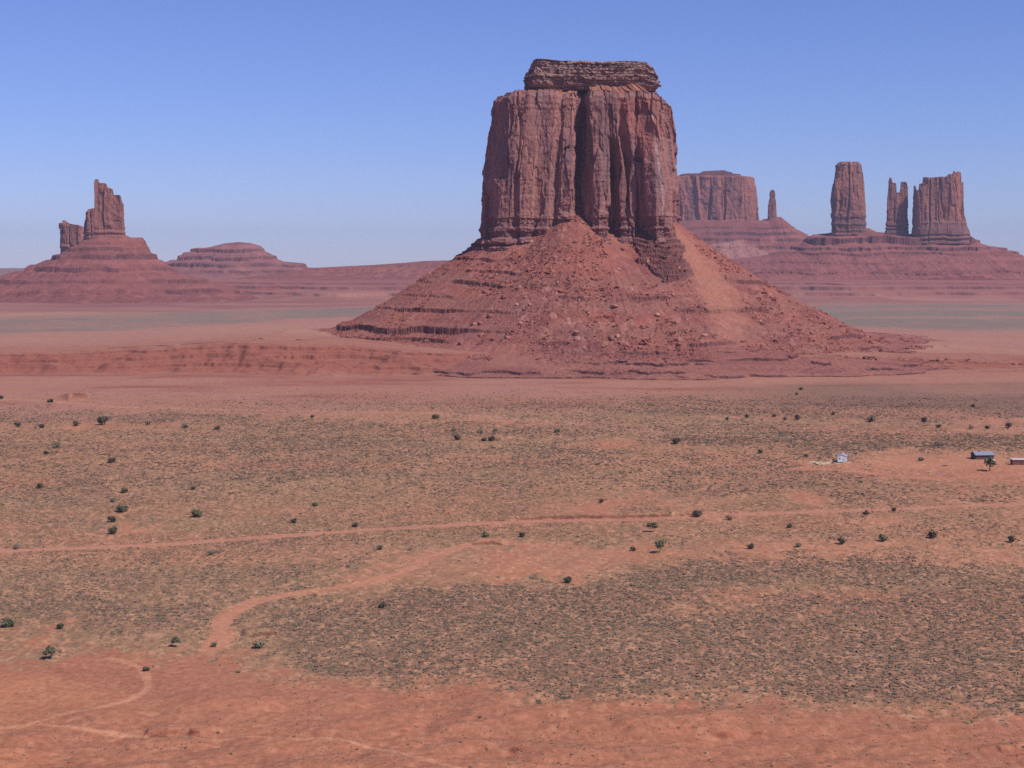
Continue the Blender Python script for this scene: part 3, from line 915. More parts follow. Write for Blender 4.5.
def ridge(name, parent, off, Yc, crest, front, back, p, zbase, levels, seed, col=(148, 82, 74), scree=None, crown=10.0, nu=420, nv=150, tsharp=.13, mfix=.8):
    """a rubble ridge: crest = [(x, row)] skyline in survey pixels at depth Yc; falls to zbase front and back"""
    k = Yc / F
    cx = np.array([(q[0] - 512) * k for q in crest])
    cz = np.array([zat(q[1], Yc) for q in crest])
    xs = np.linspace(cx[0], cx[-1], nu)
    v = np.concatenate([-np.linspace(1, 0, nv // 4, endpoint=False) * back, np.linspace(0, front, nv)])
    X, Vv = np.meshgrid(xs, v)
    sp = front * .9
    zc = np.interp(X, cx, cz)
    Xw = X + Vv * 0
    y_off = 60 * k / 3 * f2(X / (60 * k), 0 * X, 3, seed + 1)
    fw = front * (1 + .25 * f2(X / (80 * k), 0 * X + 2.2, 3, seed + 3))
    s = np.where(Vv >= 0, np.clip((Vv - crown) / (fw - crown), 0, 1), np.clip((-Vv - crown) / (back - crown), 0, 1))
    land = np.minimum(T(X, Yc - Vv, False), zc) - 3
    h = land + (zc - land) * (1 - s) ** p
    g = f2(X / (7 * k), Vv / (50 * k), 4, seed + 5)
    h = h + k * (1.3 * g + .8 * f2(X / (5 * k), Vv / (5 * k), 3, seed + 7)) * sstep(.02, .2, s) * (1 - sstep(.85, 1, s))
    zn = h + 2.4 * k * f2(X / (30 * k), Vv / (30 * k), 4, seed + 9)
    for i, (row, wpx, mk) in enumerate(levels):
        L, wd = zat(row, Yc), wpx * k
        x = np.clip((zn - L) / wd, -1, 1)
        y = np.sign(x) * np.abs(x) ** tsharp
        m = np.clip(mfix + 1.2 * f2(X / (22 * k), Vv / (60 * k), 3, seed + 13 + 5 * i), 0, 1) * mk
        h = h + (y - x) * wd * 1.15 * m
    Yw = Yc - Vv + y_off * 0
    dh = np.abs(np.gradient(h, axis=0)) / np.maximum(np.abs(np.gradient(Vv, axis=0)), .01)
    base = np.broadcast_to(A(*col), X.shape + (3,)).copy()
    base = mix(base, np.array(A(*col)) * .82, np.clip(.4 + 1.2 * n2(zn / (4 * k), 0 * zn, seed + 15), 0, 1))
    base = mix(base, np.array(A(*col)) * 1.2, np.clip(1.4 * f2(X / (12 * k), Vv / (12 * k), 4, seed + 17), 0, .7))
    base = mix(base, A(104, 64, 66), sstep(.9, 1.9, dh) * .6)
    if scree is not None:
        px, py = proj(X, Yw, h)
        for poly, c in scree:
            base = mix(base, A(*c), poly_mask(px + 4 * n2(X / (6 * k), Vv / (6 * k), seed + 19), py, poly) * .8)
    h[0, :] = land[0] - 5
    h[-1, :] = land[-1] - 5
    h[:, 0] = land[:, 0] - 5
    h[:, -1] = land[:, -1] - 5
    V = np.stack([X, Yw, h], -1)
    return obj(name, mesh_np(name, V.reshape(-1, 3) - off, grid_faces(*X.shape)[:, ::-1], base, M_FARTALUS), parent)


def far_thing(name, label, x, y, Yc, group=None, cat='butte'):
    p = at_depth(x, y, Yc)
    return thing(name, label, cat, tuple(float(q) for q in p), group), np.array([float(q) for q in p])


# broken tower on its cone, far left
t, off = far_thing('sandstone_butte', 'jagged stepped sandstone tower on a terraced cone, far away beside a smaller split pillar', 106, 236, 4000)
tower('tower', t, off, 4000, [(244, 86.5, 126.5), (232, 87, 126), (222, 87.8, 125.8), (213, 88.5, 125.8), (209, 89, 125.6), (195, 89, 125.6), (180, 89, 125.4)], 42,
      tops=[(86, 221), (89, 212), (93, 209), (97, 209), (97.6, 208), (98, 180), (101, 180), (102, 183.5), (109, 184), (111, 188), (116, 190), (117, 195.5), (122, 195.5), (124, 196.5), (127, 212)], seed=400, e=.5, nz=200, n=520)
ridge('talus', t, off, 4000, [(-160, 296), (-60, 287), (-10, 279), (28, 269), (60, 255), (80, 245), (88, 238), (106, 231), (126, 234.5), (132, 237.5), (144, 237.5), (147, 243), (150, 251), (165, 262), (178, 272), (215, 283), (270, 296)],
      520, 330, 1.45, 34, [(243, 2.4, .8), (249, 2.6, .95), (257, 2.8, 1), (269, 3.6, 1), (281, 2.6, .9), (290, 2.4, .9)], 420, nu=520)
t, off = far_thing('rock_pillar', 'small split rock pillar with a notched top beside the jagged far tower', 73, 250, 4500, cat='rock pillar')
tower('pillar', t, off, 4500, [(256, 61, 88), (245, 61.5, 87), (236, 62, 86.5), (226, 61.5, 85), (221, 62, 74)], 26,
      tops=[(61, 226), (62, 223), (65, 223), (66, 220.5), (68, 220.5), (69, 224), (73, 225), (74.5, 231), (78, 231), (80, 233.5), (84, 233), (86, 234), (88, 238)], seed=440, n=300)
t, off = far_thing('low_mesa', 'low dome shaped layered mesa standing alone between the jagged tower and the big butte', 240, 262, 5600, cat='mesa')
ridge('slope', t, off, 5600, [(120, 276), (150, 270), (166, 264), (172, 260), (184, 256), (186, 251.5), (198, 249), (212, 247), (226, 243.5), (240, 242), (252, 243), (262, 246), (265, 250), (275, 256), (284, 261.5), (303, 263), (306, 266), (330, 271), (380, 277)],
      420, 500, 1.15, 62, [(250.5, 2.2, 1), (258, 2.6, .9), (265, 2.6, 1), (271, 2, .6)], 460, col=(150, 88, 82), mfix=.8)

o = ridge('hills', None, np.zeros(3), 5300, [(262, 276), (290, 271), (312, 268), (340, 266.5), (372, 265), (402, 263), (424, 261), (460, 260), (520, 258), (600, 258), (680, 262)],
          760, 900, 1.05, 40, [(270, 1.6, .9), (277, 1.5, .7), (284, 2.2, .95), (291, 2.4, .95)], 480, col=(150, 84, 74), nu=460, nv=170)
o['kind'] = 'structure'
o = ridge('hills', None, np.zeros(3), 4350, [(110, 292), (160, 287), (205, 284), (240, 285), (290, 283), (340, 285), (400, 284), (460, 286), (540, 289)],
          420, 500, 1.0, 30, [(286.5, 1.3, .9), (291, 1.8, .95), (296, 1.4, .9)], 490, col=(150, 82, 74), nu=460, nv=170)
o['kind'] = 'structure'
# the long ridge on the right with its towers
o = ridge('ridge', None, np.zeros(3), 5000, [(640, 268), (700, 262), (760, 256), (795, 246), (806, 238), (812, 234.5), (828, 233), (836, 230), (858, 229), (866, 228), (874, 232), (884, 233), (910, 234), (940, 236), (964, 236), (972, 240), (985, 244), (1000, 248.5), (1012, 251), (1024, 258), (1060, 270), (1120, 282), (1200, 291)],
          520, 500, 1.22, 40, [(241, 5.0, 1.0), (249, 2.4, .9), (254, 2, .6), (263, 1.5, .5), (272, 1.6, .6)], 500, nu=700, nv=190, scree=None)
o['kind'] = 'structure'
t, off = far_thing('rock_tower', 'tall solitary flat topped rock tower on the ridge between needle and twin pillars', 846, 228, 5000, cat='rock tower')
tower('tower', t, off, 5000, [(238, 829, 866), (229, 829.5, 864.5), (205, 829, 862.5), (187, 830, 861.5), (178, 832.5, 860), (170, 833, 858.5), (165.5, 833, 858), (162.5, 836, 856)], 62, seed=520, flute=.8, band=(120, 78, 76))
t, off = far_thing('rock_pillar', 'pair of joined thin rock pillars with a deep notch, between flat tower and castle-like block', 895, 230, 5000, cat='rock pillar')
tower('pillar', t, off, 5000, [(240, 883, 907), (230, 883.5, 906), (215, 884.5, 905.3), (195, 885, 904.5), (178, 885, 904.5)], 30,
      tops=[(882, 190), (885, 186), (886, 178), (888, 178), (889, 183), (893, 183.5), (893.6, 192.5), (897, 193), (897.5, 182.5), (899, 182.2), (903, 182.2), (904, 184), (905.5, 192), (908, 200)], seed=560, flute=.6, n=420, e=.45, band=(120, 78, 76))
t, off = far_thing('rock_tower', 'broad castle-like rock block with crenellated top at the end of the ridge', 938, 230, 5000, cat='rock tower')
tower('tower', t, off, 5000, [(244, 909, 969), (236, 910, 967.5), (226, 910.3, 964), (215, 910.5, 961), (200, 910.5, 959.5), (186, 910.5, 959), (174, 910.5, 959)], 95,
      tops=[(908, 193), (910, 187), (912.3, 186), (912.8, 191.5), (915.5, 191), (915.9, 185), (919, 184.5), (919.4, 178.5), (927, 179), (940, 178), (942, 178.5), (944.5, 175.5), (949, 175.5), (949.4, 172.5), (951.5, 172.5), (951.9, 176), (953.3, 173), (957, 173), (957.5, 180), (959, 184), (962, 196)], seed=600, flute=.8, n=620, nz=200, e=.5, light=(164, 98, 84), band=(118, 76, 76))

# mesa and needle half hidden by the big butte
t, off = far_thing('sandstone_mesa', 'wide bluish flat mesa with domed cap partly hidden behind the big butte', 715, 222, 6200, cat='mesa')
tower('cliff', t, off, 6200, [(228, 640, 757), (221, 642, 756), (200, 644, 755), (188, 645, 754), (178.5, 648, 751.5), (177.5, 652, 750)], 150, seed=640, flute=1.2, n=700, nz=130, e=.5, light=(160, 94, 80), dark=(118, 76, 74), bedf=.12)
ridge('cap_slope', t, off, 6200, [(640, 181), (668, 179), (684, 174), (694, 174), (697, 174), (701, 172), (720, 171), (724, 172.5), (737, 176), (748, 178.5)], 135, 135, 1.1, zat(179.5, 6200), [(173.5, 1.2, .9), (176, 1.2, .8)], 660, nu=200, nv=60, crown=60)
ridge('talus', t, off, 6200, [(560, 262), (600, 236), (640, 224), (690, 221), (755, 221.5), (761, 222), (765, 219.5), (768, 218), (773, 218), (777, 221.5), (786, 228.5), (800, 236), (803, 240), (812, 250), (850, 262), (900, 272)],
      620, 500, 1.25, 55, [(229, 1.6, .7), (235, 2.0, .85), (241, 2.6, .9), (249, 2, .7), (258, 2, .6)], 680, nu=420, nv=170, crown=150,
      scree=[([(700, 246), (742, 240), (760, 250), (800, 258), (790, 264), (730, 262)], (168, 108, 96))])
t, off = far_thing('rock_spire', 'thin needle of rock standing alone beside the bluish mesa', 770, 222, 6100, cat='rock spire')
tower('needle', t, off, 6100, [(228, 762, 776), (221, 766, 775.8), (213, 766, 775), (206, 766.2, 774.4), (201, 767.3, 774), (197, 768, 773), (194.5, 767.6, 773.4), (191.5, 768.4, 772.4), (190, 769.2, 771.4)], 20, seed=700, flute=.42, n=160, nz=120, e=.8, bedf=.1)
p = far_thing('hill', 'x', 770, 224, 6100)[0]
bpy.data.objects.remove(p)

# ------------------------------------------------------------------ boulders on the talus
rng = np.random.default_rng(7)


def rock_mesh(name, seed, col):
    r = np.random.default_rng(seed)
    import bmesh
    bm = bmesh.new()
    for _ in range(26):
        v = r.normal(size=3)
        v /= np.linalg.norm(v)
        v *= r.uniform(.8, 1.05)
        v = np.sign(v) * np.abs(v) ** .7
        bm.verts.new((v[0] * 1.05, v[1] * .85, v[2] * .7))
    res = bmesh.ops.convex_hull(bm, input=bm.verts)
    bmesh.ops.delete(bm, geom=[g for g in res['geom_interior'] if isinstance(g, bmesh.types.BMVert)], context='VERTS')
    bmesh.ops.bevel(bm, geom=bm.edges[:], offset=.06, segments=1, affect='EDGES')
    me = bpy.data.meshes.new(name)
    bm.to_mesh(me)
    bm.free()
    a = me.color_attributes.new('Col', 'FLOAT_COLOR', 'POINT')
    for q in a.data:
        q.color = (*col, 1)
    me.materials.append(M_ROCK)
    return me


ROCKS = [rock_mesh('boulder', 30 + i, A(*c)) for i, c in enumerate([(172, 108, 92), (156, 92, 78), (184, 124, 104), (148, 86, 74), (166, 98, 82), (190, 130, 112)])]
BIG_B = [
    (474, 325, 6, 'blocky pale boulder, larger of a pair on the lower talus of the big butte'),
    (480, 324, 6, 'blocky pale boulder touching its twin on the lower talus of the big butte'),
    (530, 305, 5, 'large grey boulder in the middle of the rubble streak on the talus'),
    (390, 366, 7, 'isolated flat boulder lying at the very foot of the talus'),
    (354, 346, 6, 'pale block on the low bench near where the talus begins'),
    (347, 362, 6, 'small pale slab on the flat below the red bench'),
    (678, 341, 8, 'biggest boulder at the foot of the talus beside the sand chute'),
    (687, 333, 6, 'pale boulder just above the biggest boulder beside the sand chute'),
    (705, 336, 6, 'squared boulder standing alone in the lower sand chute'),
    (493, 340, 6, 'brown boulder cluster block below the pale pair on the talus'),
    (575, 242, 5, 'dark leaning rock high on the talus under the big recess'),
    (566, 216, 5, 'dark rock at the very tip of the rubble cone'),
    (597, 270, 5, 'angular boulder on the upper talus below the dark recess'),
    (812, 334, 6, 'grey boulder low on the far sandy slope past the chute'),
    (793, 336, 5, 'pale boulder on the slope past the sand chute'),
    (634, 338, 6, 'dark boulder low on the talus above the pink flat'),
    (508, 338, 6, 'tan boulder on the lower talus near the striped ledges'),
]


def put_rock(px, py, wpx, label, k):
    loc, nrm = on_talus(px, py)
    if loc is None:
        g = gnd(px, py)
        z = float(T(np.array([g[0]]), np.array([g[1]]))[0])
        g = gnd(px, py, z)
        loc = Vector((g[0], g[1], float(T(np.array([g[0]]), np.array([g[1]]))[0])))
    s = wpx * loc.y / F * .5
    o = obj('boulder', ROCKS[k % 6], None, loc + Vector((0, 0, s * .25)))
    o.scale = (s * rng.uniform(.85, 1.1), s * rng.uniform(.9, 1.3), s * rng.uniform(.8, 1.15))
    o.rotation_euler = (rng.uniform(-.3, .3), rng.uniform(-.3, .3), rng.uniform(0, 6.28))
    tag(o, label, 'boulder', 'boulders fallen on the talus of the big butte')
    return o


for k, (x, y, wp, lb) in enumerate(BIG_B):
    put_rock(x, y, wp, lb, k)
CL = [((500, 290, 26, 24), 34), ((525, 270, 40, 30), 26), ((600, 315, 36, 26), 34), ((690, 325, 26, 16), 26), ((350, 350, 40, 12), 18), ((500, 335, 24, 12), 16), ((640, 285, 30, 22), 16), ((780, 325, 36, 18), 24), ((440, 350, 50, 10), 14), ((610, 345, 50, 12), 18), ((590, 245, 36, 16), 14)]
k = 0
for (cx, cy, sx, sy), n in CL:
    for _ in range(n):
        x, y = cx + rng.normal() * sx * .6, cy + rng.normal() * sy * .6
        if TAL_BVH.ray_cast(Vector((0, 0, H)), Vector(ray(x, y)).normalized())[0] is None:
            continue
        put_rock(x, y, float(np.clip(rng.lognormal(1.05, .5), 1.5, 7)), 'small reddish block among the scattered boulders on the big butte talus', k)
        k += 1


def proto_clump(seed, nseg=5, flat=.55, jit=.28):
    r = np.random.default_rng(seed)
    v = [(0, 0, flat * 1.0)]
    for ring, (rad, z) in enumerate(((.72, flat * .75), (1.0, -.1))):
        for i in range(nseg):
            a = 2 * math.pi * (i + .5 * ring) / nseg
            v.append((rad * math.cos(a), rad * math.sin(a), z))
    v = np.array(v)
    v *= 1 + r.uniform(-jit, jit, (len(v), 1))
    v[:, 2] += r.uniform(-jit, jit, len(v)) * .35
    f = []
    for i in range(nseg):
        f.append((0, 1 + i, 1 + (i + 1) % nseg))
    for ring in range(1):
        for i in range(nseg):
            a, b = 1 + ring * nseg + i, 1 + ring * nseg + (i + 1) % nseg
            c, d = a + nseg, b + nseg
            f += [(a, c, d), (a, d, b)]
    return v, np.array(f)


def scatter(name, X, Y, Z, size, cols, mat, protos, flat=None):
    Vs, Fs, Cs = [], [], []
    base = 0
    pick = rng.integers(0, len(protos), len(X))
    for q, (pv, pf) in enumerate(protos):
        m = pick == q
        n = int(m.sum())
        if n == 0:
            continue
        a = rng.uniform(0, 2 * math.pi, n)
        s = size[m]
        ca, sa = np.cos(a), np.sin(a)
        sx, sy, sz = s * rng.uniform(.8, 1.25, n), s * rng.uniform(.8, 1.25, n), s * rng.uniform(.7, 1.2, n)
        vx, vy, vz = pv[:, 0][None] * sx[:, None], pv[:, 1][None] * sy[:, None], pv[:, 2][None] * sz[:, None]
        wv = np.stack([vx * ca[:, None] - vy * sa[:, None] + X[m][:, None], vx * sa[:, None] + vy * ca[:, None] + Y[m][:, None], vz + Z[m][:, None]], -1)
        Vs.append(wv.reshape(-1, 3))
        Fs.append((pf[None] + (base + np.arange(n) * len(pv))[:, None, None]).reshape(-1, 3))
        c = np.repeat(cols[m][:, None, :], len(pv), 1) * (1 + .16 * rng.uniform(-1, 1, (n, len(pv), 1)))
        Cs.append(c.reshape(-1, 3))
        base += n * len(pv)
    o = obj(name, mesh_np(name, np.concatenate(Vs), np.concatenate(Fs), np.concatenate(Cs), mat))
    o['kind'] = 'stuff'
    return o


# rubble too small to count on the talus
xs, ys, zs = [], [], []
sel = rng.integers(0, len(TAL_V), 60000)
P = TAL_V[sel] + rng.uniform(-.8, .8, (len(sel), 3)) * np.array([1, 1, 0])
dens = f2(P[:, 0] / 30, P[:, 1] / 30, 4, 331)
ppx, ppy = proj(P[:, 0], P[:, 1], P[:, 2])
ok = (dens > .05) & (P[:, 2] > 1) & (P[:, 1] < 1720) & ~poly_mask(ppx, ppy, [(666, 224), (675, 226), (698, 250), (726, 282), (744, 305), (750, 330), (736, 346), (722, 332), (704, 306), (690, 280), (674, 244)])
P = P[ok & (P[:, 2] > 9)][:15000]
rub_col = A(150, 84, 72) * rng.uniform(.85, 1.6, (len(P), 1))
scatter('rubble', P[:, 0], P[:, 1], P[:, 2] - .1, rng.lognormal(-.3, .5, len(P)), rub_col, M_ROCK, [proto_clump(900 + i, 5, .8, .35) for i in range(6)])


# ------------------------------------------------------------------ desert scrub covering the flat
def scrub():
    out = []
    for r0, r1, dn, sz in ((262, 345, 1.6, .15), (262, 620, 1.0, .31), (620, 1190, .42, .48)):
        n = int((r1 ** 2 - r0 ** 2) * .42 * dn)
        R = np.sqrt(rng.uniform(r0 ** 2, r1 ** 2, n))
        a = rng.uniform(-.42, .42, n)
        X, Y = R * np.sin(a), R * np.cos(a)
        cov, px, py, near = cover(X, Y)
        if sz < .2:
            cov = np.clip(.25 + .5 * f2(X / 12, Y / 18, 3, 357), 0, 1)
        ok = rng.uniform(0, 1, n) < cov
        X, Y, cov = X[ok], Y[ok], cov[ok]
        size = sz * rng.lognormal(0, .30, len(X)) * (.82 + .35 * cov)
        gr = rng.uniform(0, 1, len(X)) < np.clip(.75 - .70 * cov + .6 * f2(X / 120, Y / 40, 3, 351), .08, .9)
        c = np.where(gr[:, None], A(172, 128, 96), A(128, 98, 82))
        g2 = np.clip(.5 + 1.4 * f2(X / 110, Y / 40, 3, 355), 0, 1)
        c = c * (1 - .4 * g2[:, None]) + .4 * g2[:, None] * np.where(gr[:, None], A(158, 125, 90), A(118, 96, 79))
        c = c * rng.uniform(.8, 1.25, (len(X), 1))
        out.append((X, Y, T(X, Y), size * np.where(gr, .75, 1), c))
    X, Y, Z, s, c = (np.concatenate(q) for q in zip(*out))
    scatter('desert_scrub', X, Y, Z, s, c, M_SCRUB, [proto_clump(950 + i) for i in range(10)])


scrub()


# ------------------------------------------------------------------ single bushes and small trees
def leaf_cloud(seed, n, lobes, leaf, c):
    r = np.random.default_rng(seed)
    Vs, Fs, Cs = [], [], []
    k = 0
    for _ in range(n):
        lx, ly, lz, lr = lobes[r.integers(len(lobes))]
        d = r.normal(size=3)
        d /= np.linalg.norm(d)
        rad = lr * r.uniform(.35, 1.0 + .5 * r.uniform() ** 3) * (1 + .35 * math.sin(5 * d[0] + 7 * d[1] + seed) * math.sin(6 * d[2] + seed))
        p = np.array([lx, ly, lz]) + d * rad * np.array([1, 1, .85])
        if p[2] < .04:
            continue
        a = r.normal(size=3)
        a /= np.linalg.norm(a)
        b = np.cross(a, d)
        b /= np.linalg.norm(b) + 1e-6
        s = leaf * r.uniform(.6, 1.4)
        Vs += [p - a * s, p + b * s * .8, p + a * s, p - b * s * .8]
        Fs.append((k, k + 1, k + 2, k + 3))
        Cs += [c * r.uniform(.65, 1.4)] * 4
        k += 4
    return np.array(Vs), np.array(Fs), np.array(Cs)


def stems(seed, h, n, r0):
    r = np.random.default_rng(seed)
    V, Fq = [], []
    for j in range(n):
        p = np.array([r.uniform(-.04, .04), r.uniform(-.04, .04), -.08])
        d = np.array([r.uniform(-.5, .5), r.uniform(-.5, .5), 1.0]) if n > 1 else np.array([.1, .05, 1.0])
        b = len(V)
        for q in range(4):
            rr = r0 * (1 - q * .22)
            for i in range(6):
                a = i * math.pi / 3
                V.append(p + np.array([math.cos(a) * rr, math.sin(a) * rr, 0]))
            p = p + d * h / 3 + r.uniform(-.05, .05, 3)
        for q in range(3):
            for i in range(6):
                Fq.append((b + q * 6 + i, b + q * 6 + (i + 1) % 6, b + (q + 1) * 6 + (i + 1) % 6, b + (q + 1) * 6 + i))
    return np.array(V), np.array(Fq)


M_BARK = paint('grey juniper bark', (.11, .075, .055), .95)
LOBES = {
    'bush': [[(0, 0, .34, .36), (.22, .05, .28, .28), (-.24, .1, .26, .27), (.05, -.2, .3, .26)], [(0, 0, .36, .38), (.25, -.1, .3, .24), (-.18, -.12, .42, .24)], [(-.1, 0, .28, .32), (.2, .1, .26, .3), (.02, -.15, .42, .2)]],
    'tree': [[(0, 0, .62, .34), (.25, .05, .55, .26), (-.27, .1, .52, .25), (.05, -.2, .55, .26), (0, .1, .82, .2)], [(.05, 0, .6, .36), (-.25, -.1, .62, .25), (.22, -.12, .76, .22), (.3, .1, .5, .2)]],
}
GREEN = {'dark': A(92, 82, 68), 'green': A(110, 102, 78), 'grey': A(136, 118, 100)}
PLANT = {}
for ty in LOBES:
    for v, lb in enumerate(LOBES[ty]):
        for gname, gc in GREEN.items():
            Vv, Ff, Cc = leaf_cloud(len(PLANT) * 7 + 3, 420, lb, .062, gc)
            PLANT[ty, v, gname] = (mesh_np('foliage', Vv, Ff, Cc, M_SCRUB), mesh_np('stem', *stems(len(PLANT), .42 if ty == 'tree' else .3, 1 if ty == 'tree' else 4, .055 if ty == 'tree' else .03), None, M_BARK))

R1 = 'shrubs dotted over the desert flat'
BUSHES = [   # foot x, foot row, width px, kind, colour, label
    (8, 627, 15, 'bush', 'green', 'large upright green bush at the edge of the picture above the bare red ground'),
    (60, 629, 9, 'bush', 'dark', 'dark bush in grey sage near the large upright green bush'),
    (50, 659, 14, 'tree', 'green', 'small green tree with open shade under it at the sage edge'),
    (176, 647, 11, 'tree', 'green', 'small round green tree between the curved track and grey sage'),
    (214, 647, 8, 'bush', 'grey', 'pale green bush at the lower end of the dry wash'),
    (258, 648, 13, 'bush', 'grey', 'grey green bush just below the short dark cut bank'),
    (146, 671, 8, 'bush', 'dark', 'low dark shrub at the bend of the curved track'),
    (383, 608, 9, 'bush', 'dark', 'dark bush on the upper border of the big sage patch'),
    (568, 583, 11, 'bush', 'dark', 'dark green bush alone above the big sage patch'),
    (659, 553, 14, 'tree', 'green', 'round crowned little tree on a short trunk below the dirt road'),
    (633, 551, 7, 'bush', 'dark', 'small dark bush next to the round crowned little tree'),
    (652, 532, 11, 'tree', 'green', 'leaning green tree just below the cut bank of the road'),
    (697, 517, 12, 'bush', 'dark', 'very dark bush at the end of the road cut bank'),
    (729, 520, 8, 'bush', 'grey', 'grey bush on the road verge beside the very dark bush'),
    (866, 517, 7, 'tree', 'dark', 'thin dark little tree standing at the far verge of the road'),
    (894, 511, 6, 'bush', 'dark', 'tiny dark bush above the road beyond the thin little tree'),
    (790, 528, 7, 'bush', 'dark', 'small dark bush under the road, between two larger shrubs'),
    (751, 549, 9, 'bush', 'dark', 'dark rounded bush on the bare orange strip, first of the row'),
    (798, 547, 8, 'bush', 'grey', 'faded brown bush on the bare orange strip, second of the row'),
    (842, 544, 10, 'bush', 'dark', 'dark bush on the bare orange strip, third of the row'),
    (883, 541, 12, 'bush', 'green', 'green bush on the bare orange strip, fourth of the row'),
    (932, 538, 12, 'bush', 'dark', 'big dark bush on the bare orange strip, fifth of the row'),
    (1012, 542, 10, 'bush', 'dark', 'dark bush at the end of the bare orange strip, last of the row'),
    (196, 517, 14, 'bush', 'green', 'largest green bush in the scrub above the dirt road'),
    (122, 512, 13, 'bush', 'green', 'wide green bush, top of a column of three dark shrubs'),
    (112, 522, 10, 'bush', 'dark', 'middle dark bush of a column of three'),
    (113, 534, 12, 'bush', 'dark', 'lowest dark bush of a column of three, just above the road'),
    (113, 502, 7, 'bush', 'grey', 'small faded bush above the column of three dark shrubs'),
    (124, 493, 8, 'bush', 'dark', 'flat dark bush in yellowish scrub above the column of three'),
    (193, 490, 6, 'bush', 'dark', 'small bush straight above the largest green bush'),
    (40, 488, 8, 'bush', 'dark', 'lone dark bush in brown scrub close to the picture edge'),
    (111, 463, 9, 'bush', 'dark', 'dark compact bush in the middle of the brown scrub'),
    (57, 448, 10, 'bush', 'grey', 'round grey bush below the line of shrubs on the pink strip'),
    (46, 454, 6, 'bush', 'dark', 'small dark bush just below the round grey bush'),
    (102, 425, 14, 'bush', 'dark', 'largest bush on the line of shrubs along the pink strip'),
    (76, 426, 9, 'bush', 'dark', 'middle sized bush beside the largest one on the pink strip'),
    (42, 428, 7, 'bush', 'dark', 'small bush on the pink strip, second from its end'),
    (18, 427, 8, 'bush', 'dark', 'end bush of the line along the pink strip'),
    (148, 425, 8, 'bush', 'grey', 'brownish bush on the pink strip past the largest one'),
    (185, 428, 8, 'bush', 'grey', 'faint brown bush on the pink strip before the dark one'),
    (218, 430, 7, 'bush', 'dark', 'dark little bush at the inner end of the pink strip'),
    (50, 405, 7, 'tree', 'dark', 'small upright bush on the pale path near a red cut bank'),
    (1, 399, 6, 'bush', 'dark', 'bush cut by the picture edge at the head of the pale path'),
    (312, 418, 5, 'bush', 'dark', 'tiny bush in the green line under the pink flat'),
    (294, 523, 8, 'bush', 'dark', 'dark bush above the road east of the largest green bush'),
    (315, 506, 7, 'bush', 'green', 'pale green shrub in the scrub east of the largest green bush'),
    (17, 549, 8, 'bush', 'grey', 'grey shrub right on the verge where the road leaves the picture'),
    (211, 555, 8, 'bush', 'grey', 'grey brown shrub in sage just below the dirt road'),
    (355, 527, 7, 'bush', 'dark', 'dark shrub above the road where it begins to fade'),
    (380, 550, 8, 'bush', 'grey', 'grey shrub between road and dry wash'),
    (486, 537, 9, 'bush', 'green', 'soft green bush between the road and the small cut bank'),
    (522, 537, 8, 'bush', 'dark', 'dark bush above the end of the small cut bank'),
    (601, 503, 7, 'bush', 'dark', 'small dark bush alone in yellow scrub above the road'),
    (457, 440, 9, 'bush', 'dark', 'darkest bush of the clump under the middle of the butte'),
    (454, 431, 6, 'bush', 'grey', 'small bush behind the darkest bush of the middle clump'),
    (480, 436, 7, 'tree', 'grey', 'thin bare looking little tree beside the middle clump'),
    (495, 434, 6, 'tree', 'grey', 'thin brown sapling behind two low shrubs of the middle clump'),
    (484, 441, 6, 'bush', 'dark', 'low dark shrub, smaller of the two side by side in the middle clump'),
    (492, 441, 8, 'bush', 'dark', 'low dark shrub, wider of the two side by side in the middle clump'),
    (435, 419, 9, 'bush', 'green', 'wide green shrub in the green line under the talus'),
    (557, 433, 7, 'bush', 'green', 'green shrub in the pale scrub right below the butte'),
    (676, 444, 10, 'bush', 'dark', 'solid dark bush alone beside the fading pale path'),
    (760, 453, 6, 'bush', 'dark', 'dark dot of a bush in the sage strip before the white cabin'),
    (806, 457, 5, 'bush', 'dark', 'tiny dark bush on bare ground before the white cabin'),
    (855, 455, 4, 'bush', 'dark', 'tiny dark bush at the end of the pale fence'),
    (871, 422, 11, 'bush', 'grey', 'large brown bush on the tan strip behind the white cabin'),
    (924, 422, 8, 'bush', 'dark', 'flat dark bush with pale rim on the tan strip'),
    (939, 428, 6, 'bush', 'dark', 'small bush below the flat dark one on the tan strip'),
    (987, 429, 6, 'bush', 'dark', 'small dark bush straight behind the long house'),
    (971, 429, 6, 'bush', 'grey', 'faded bush behind the long house, nearer the white cabin'),
    (1008, 428, 9, 'bush', 'dark', 'wide dark bush behind the brown shed'),
    (937, 446, 8, 'bush', 'grey', 'grey bush at the border of the sage strip near the long house'),
    (921, 461, 7, 'bush', 'grey', 'twiggy grey bush on the bare ground between cabin and house'),
    (798, 420, 8, 'bush', 'dark', 'dark bush in the gap of the upper scrub band'),
    (785, 420, 6, 'bush', 'grey', 'grey bush beside the dark one in the upper scrub band'),
    (774, 417, 5, 'bush', 'dark', 'tiny dark bush, middle of three dots in the upper scrub band'),
    (747, 418, 6, 'bush', 'dark', 'small bush in the upper scrub band under the sand chute'),
    (727, 420, 5, 'bush', 'dark', 'smallest bush of the upper scrub band, nearest the butte'),
    (801, 390, 5, 'bush', 'dark', 'small bush on the pink flat, upper of two'),
    (797, 395, 4, 'bush', 'dark', 'small bush on the pink flat, lower of two'),
    (833, 415, 5, 'bush', 'dark', 'little bush inside the upper scrub band behind the white cabin'),
    (973, 407, 5, 'bush', 'dark', 'little bush far behind the long house in the brown band'),
    (990, 471, 14, 'tree', 'green', 'leafy green tree on a thin trunk in front of the long house'),
]
HOMES = []
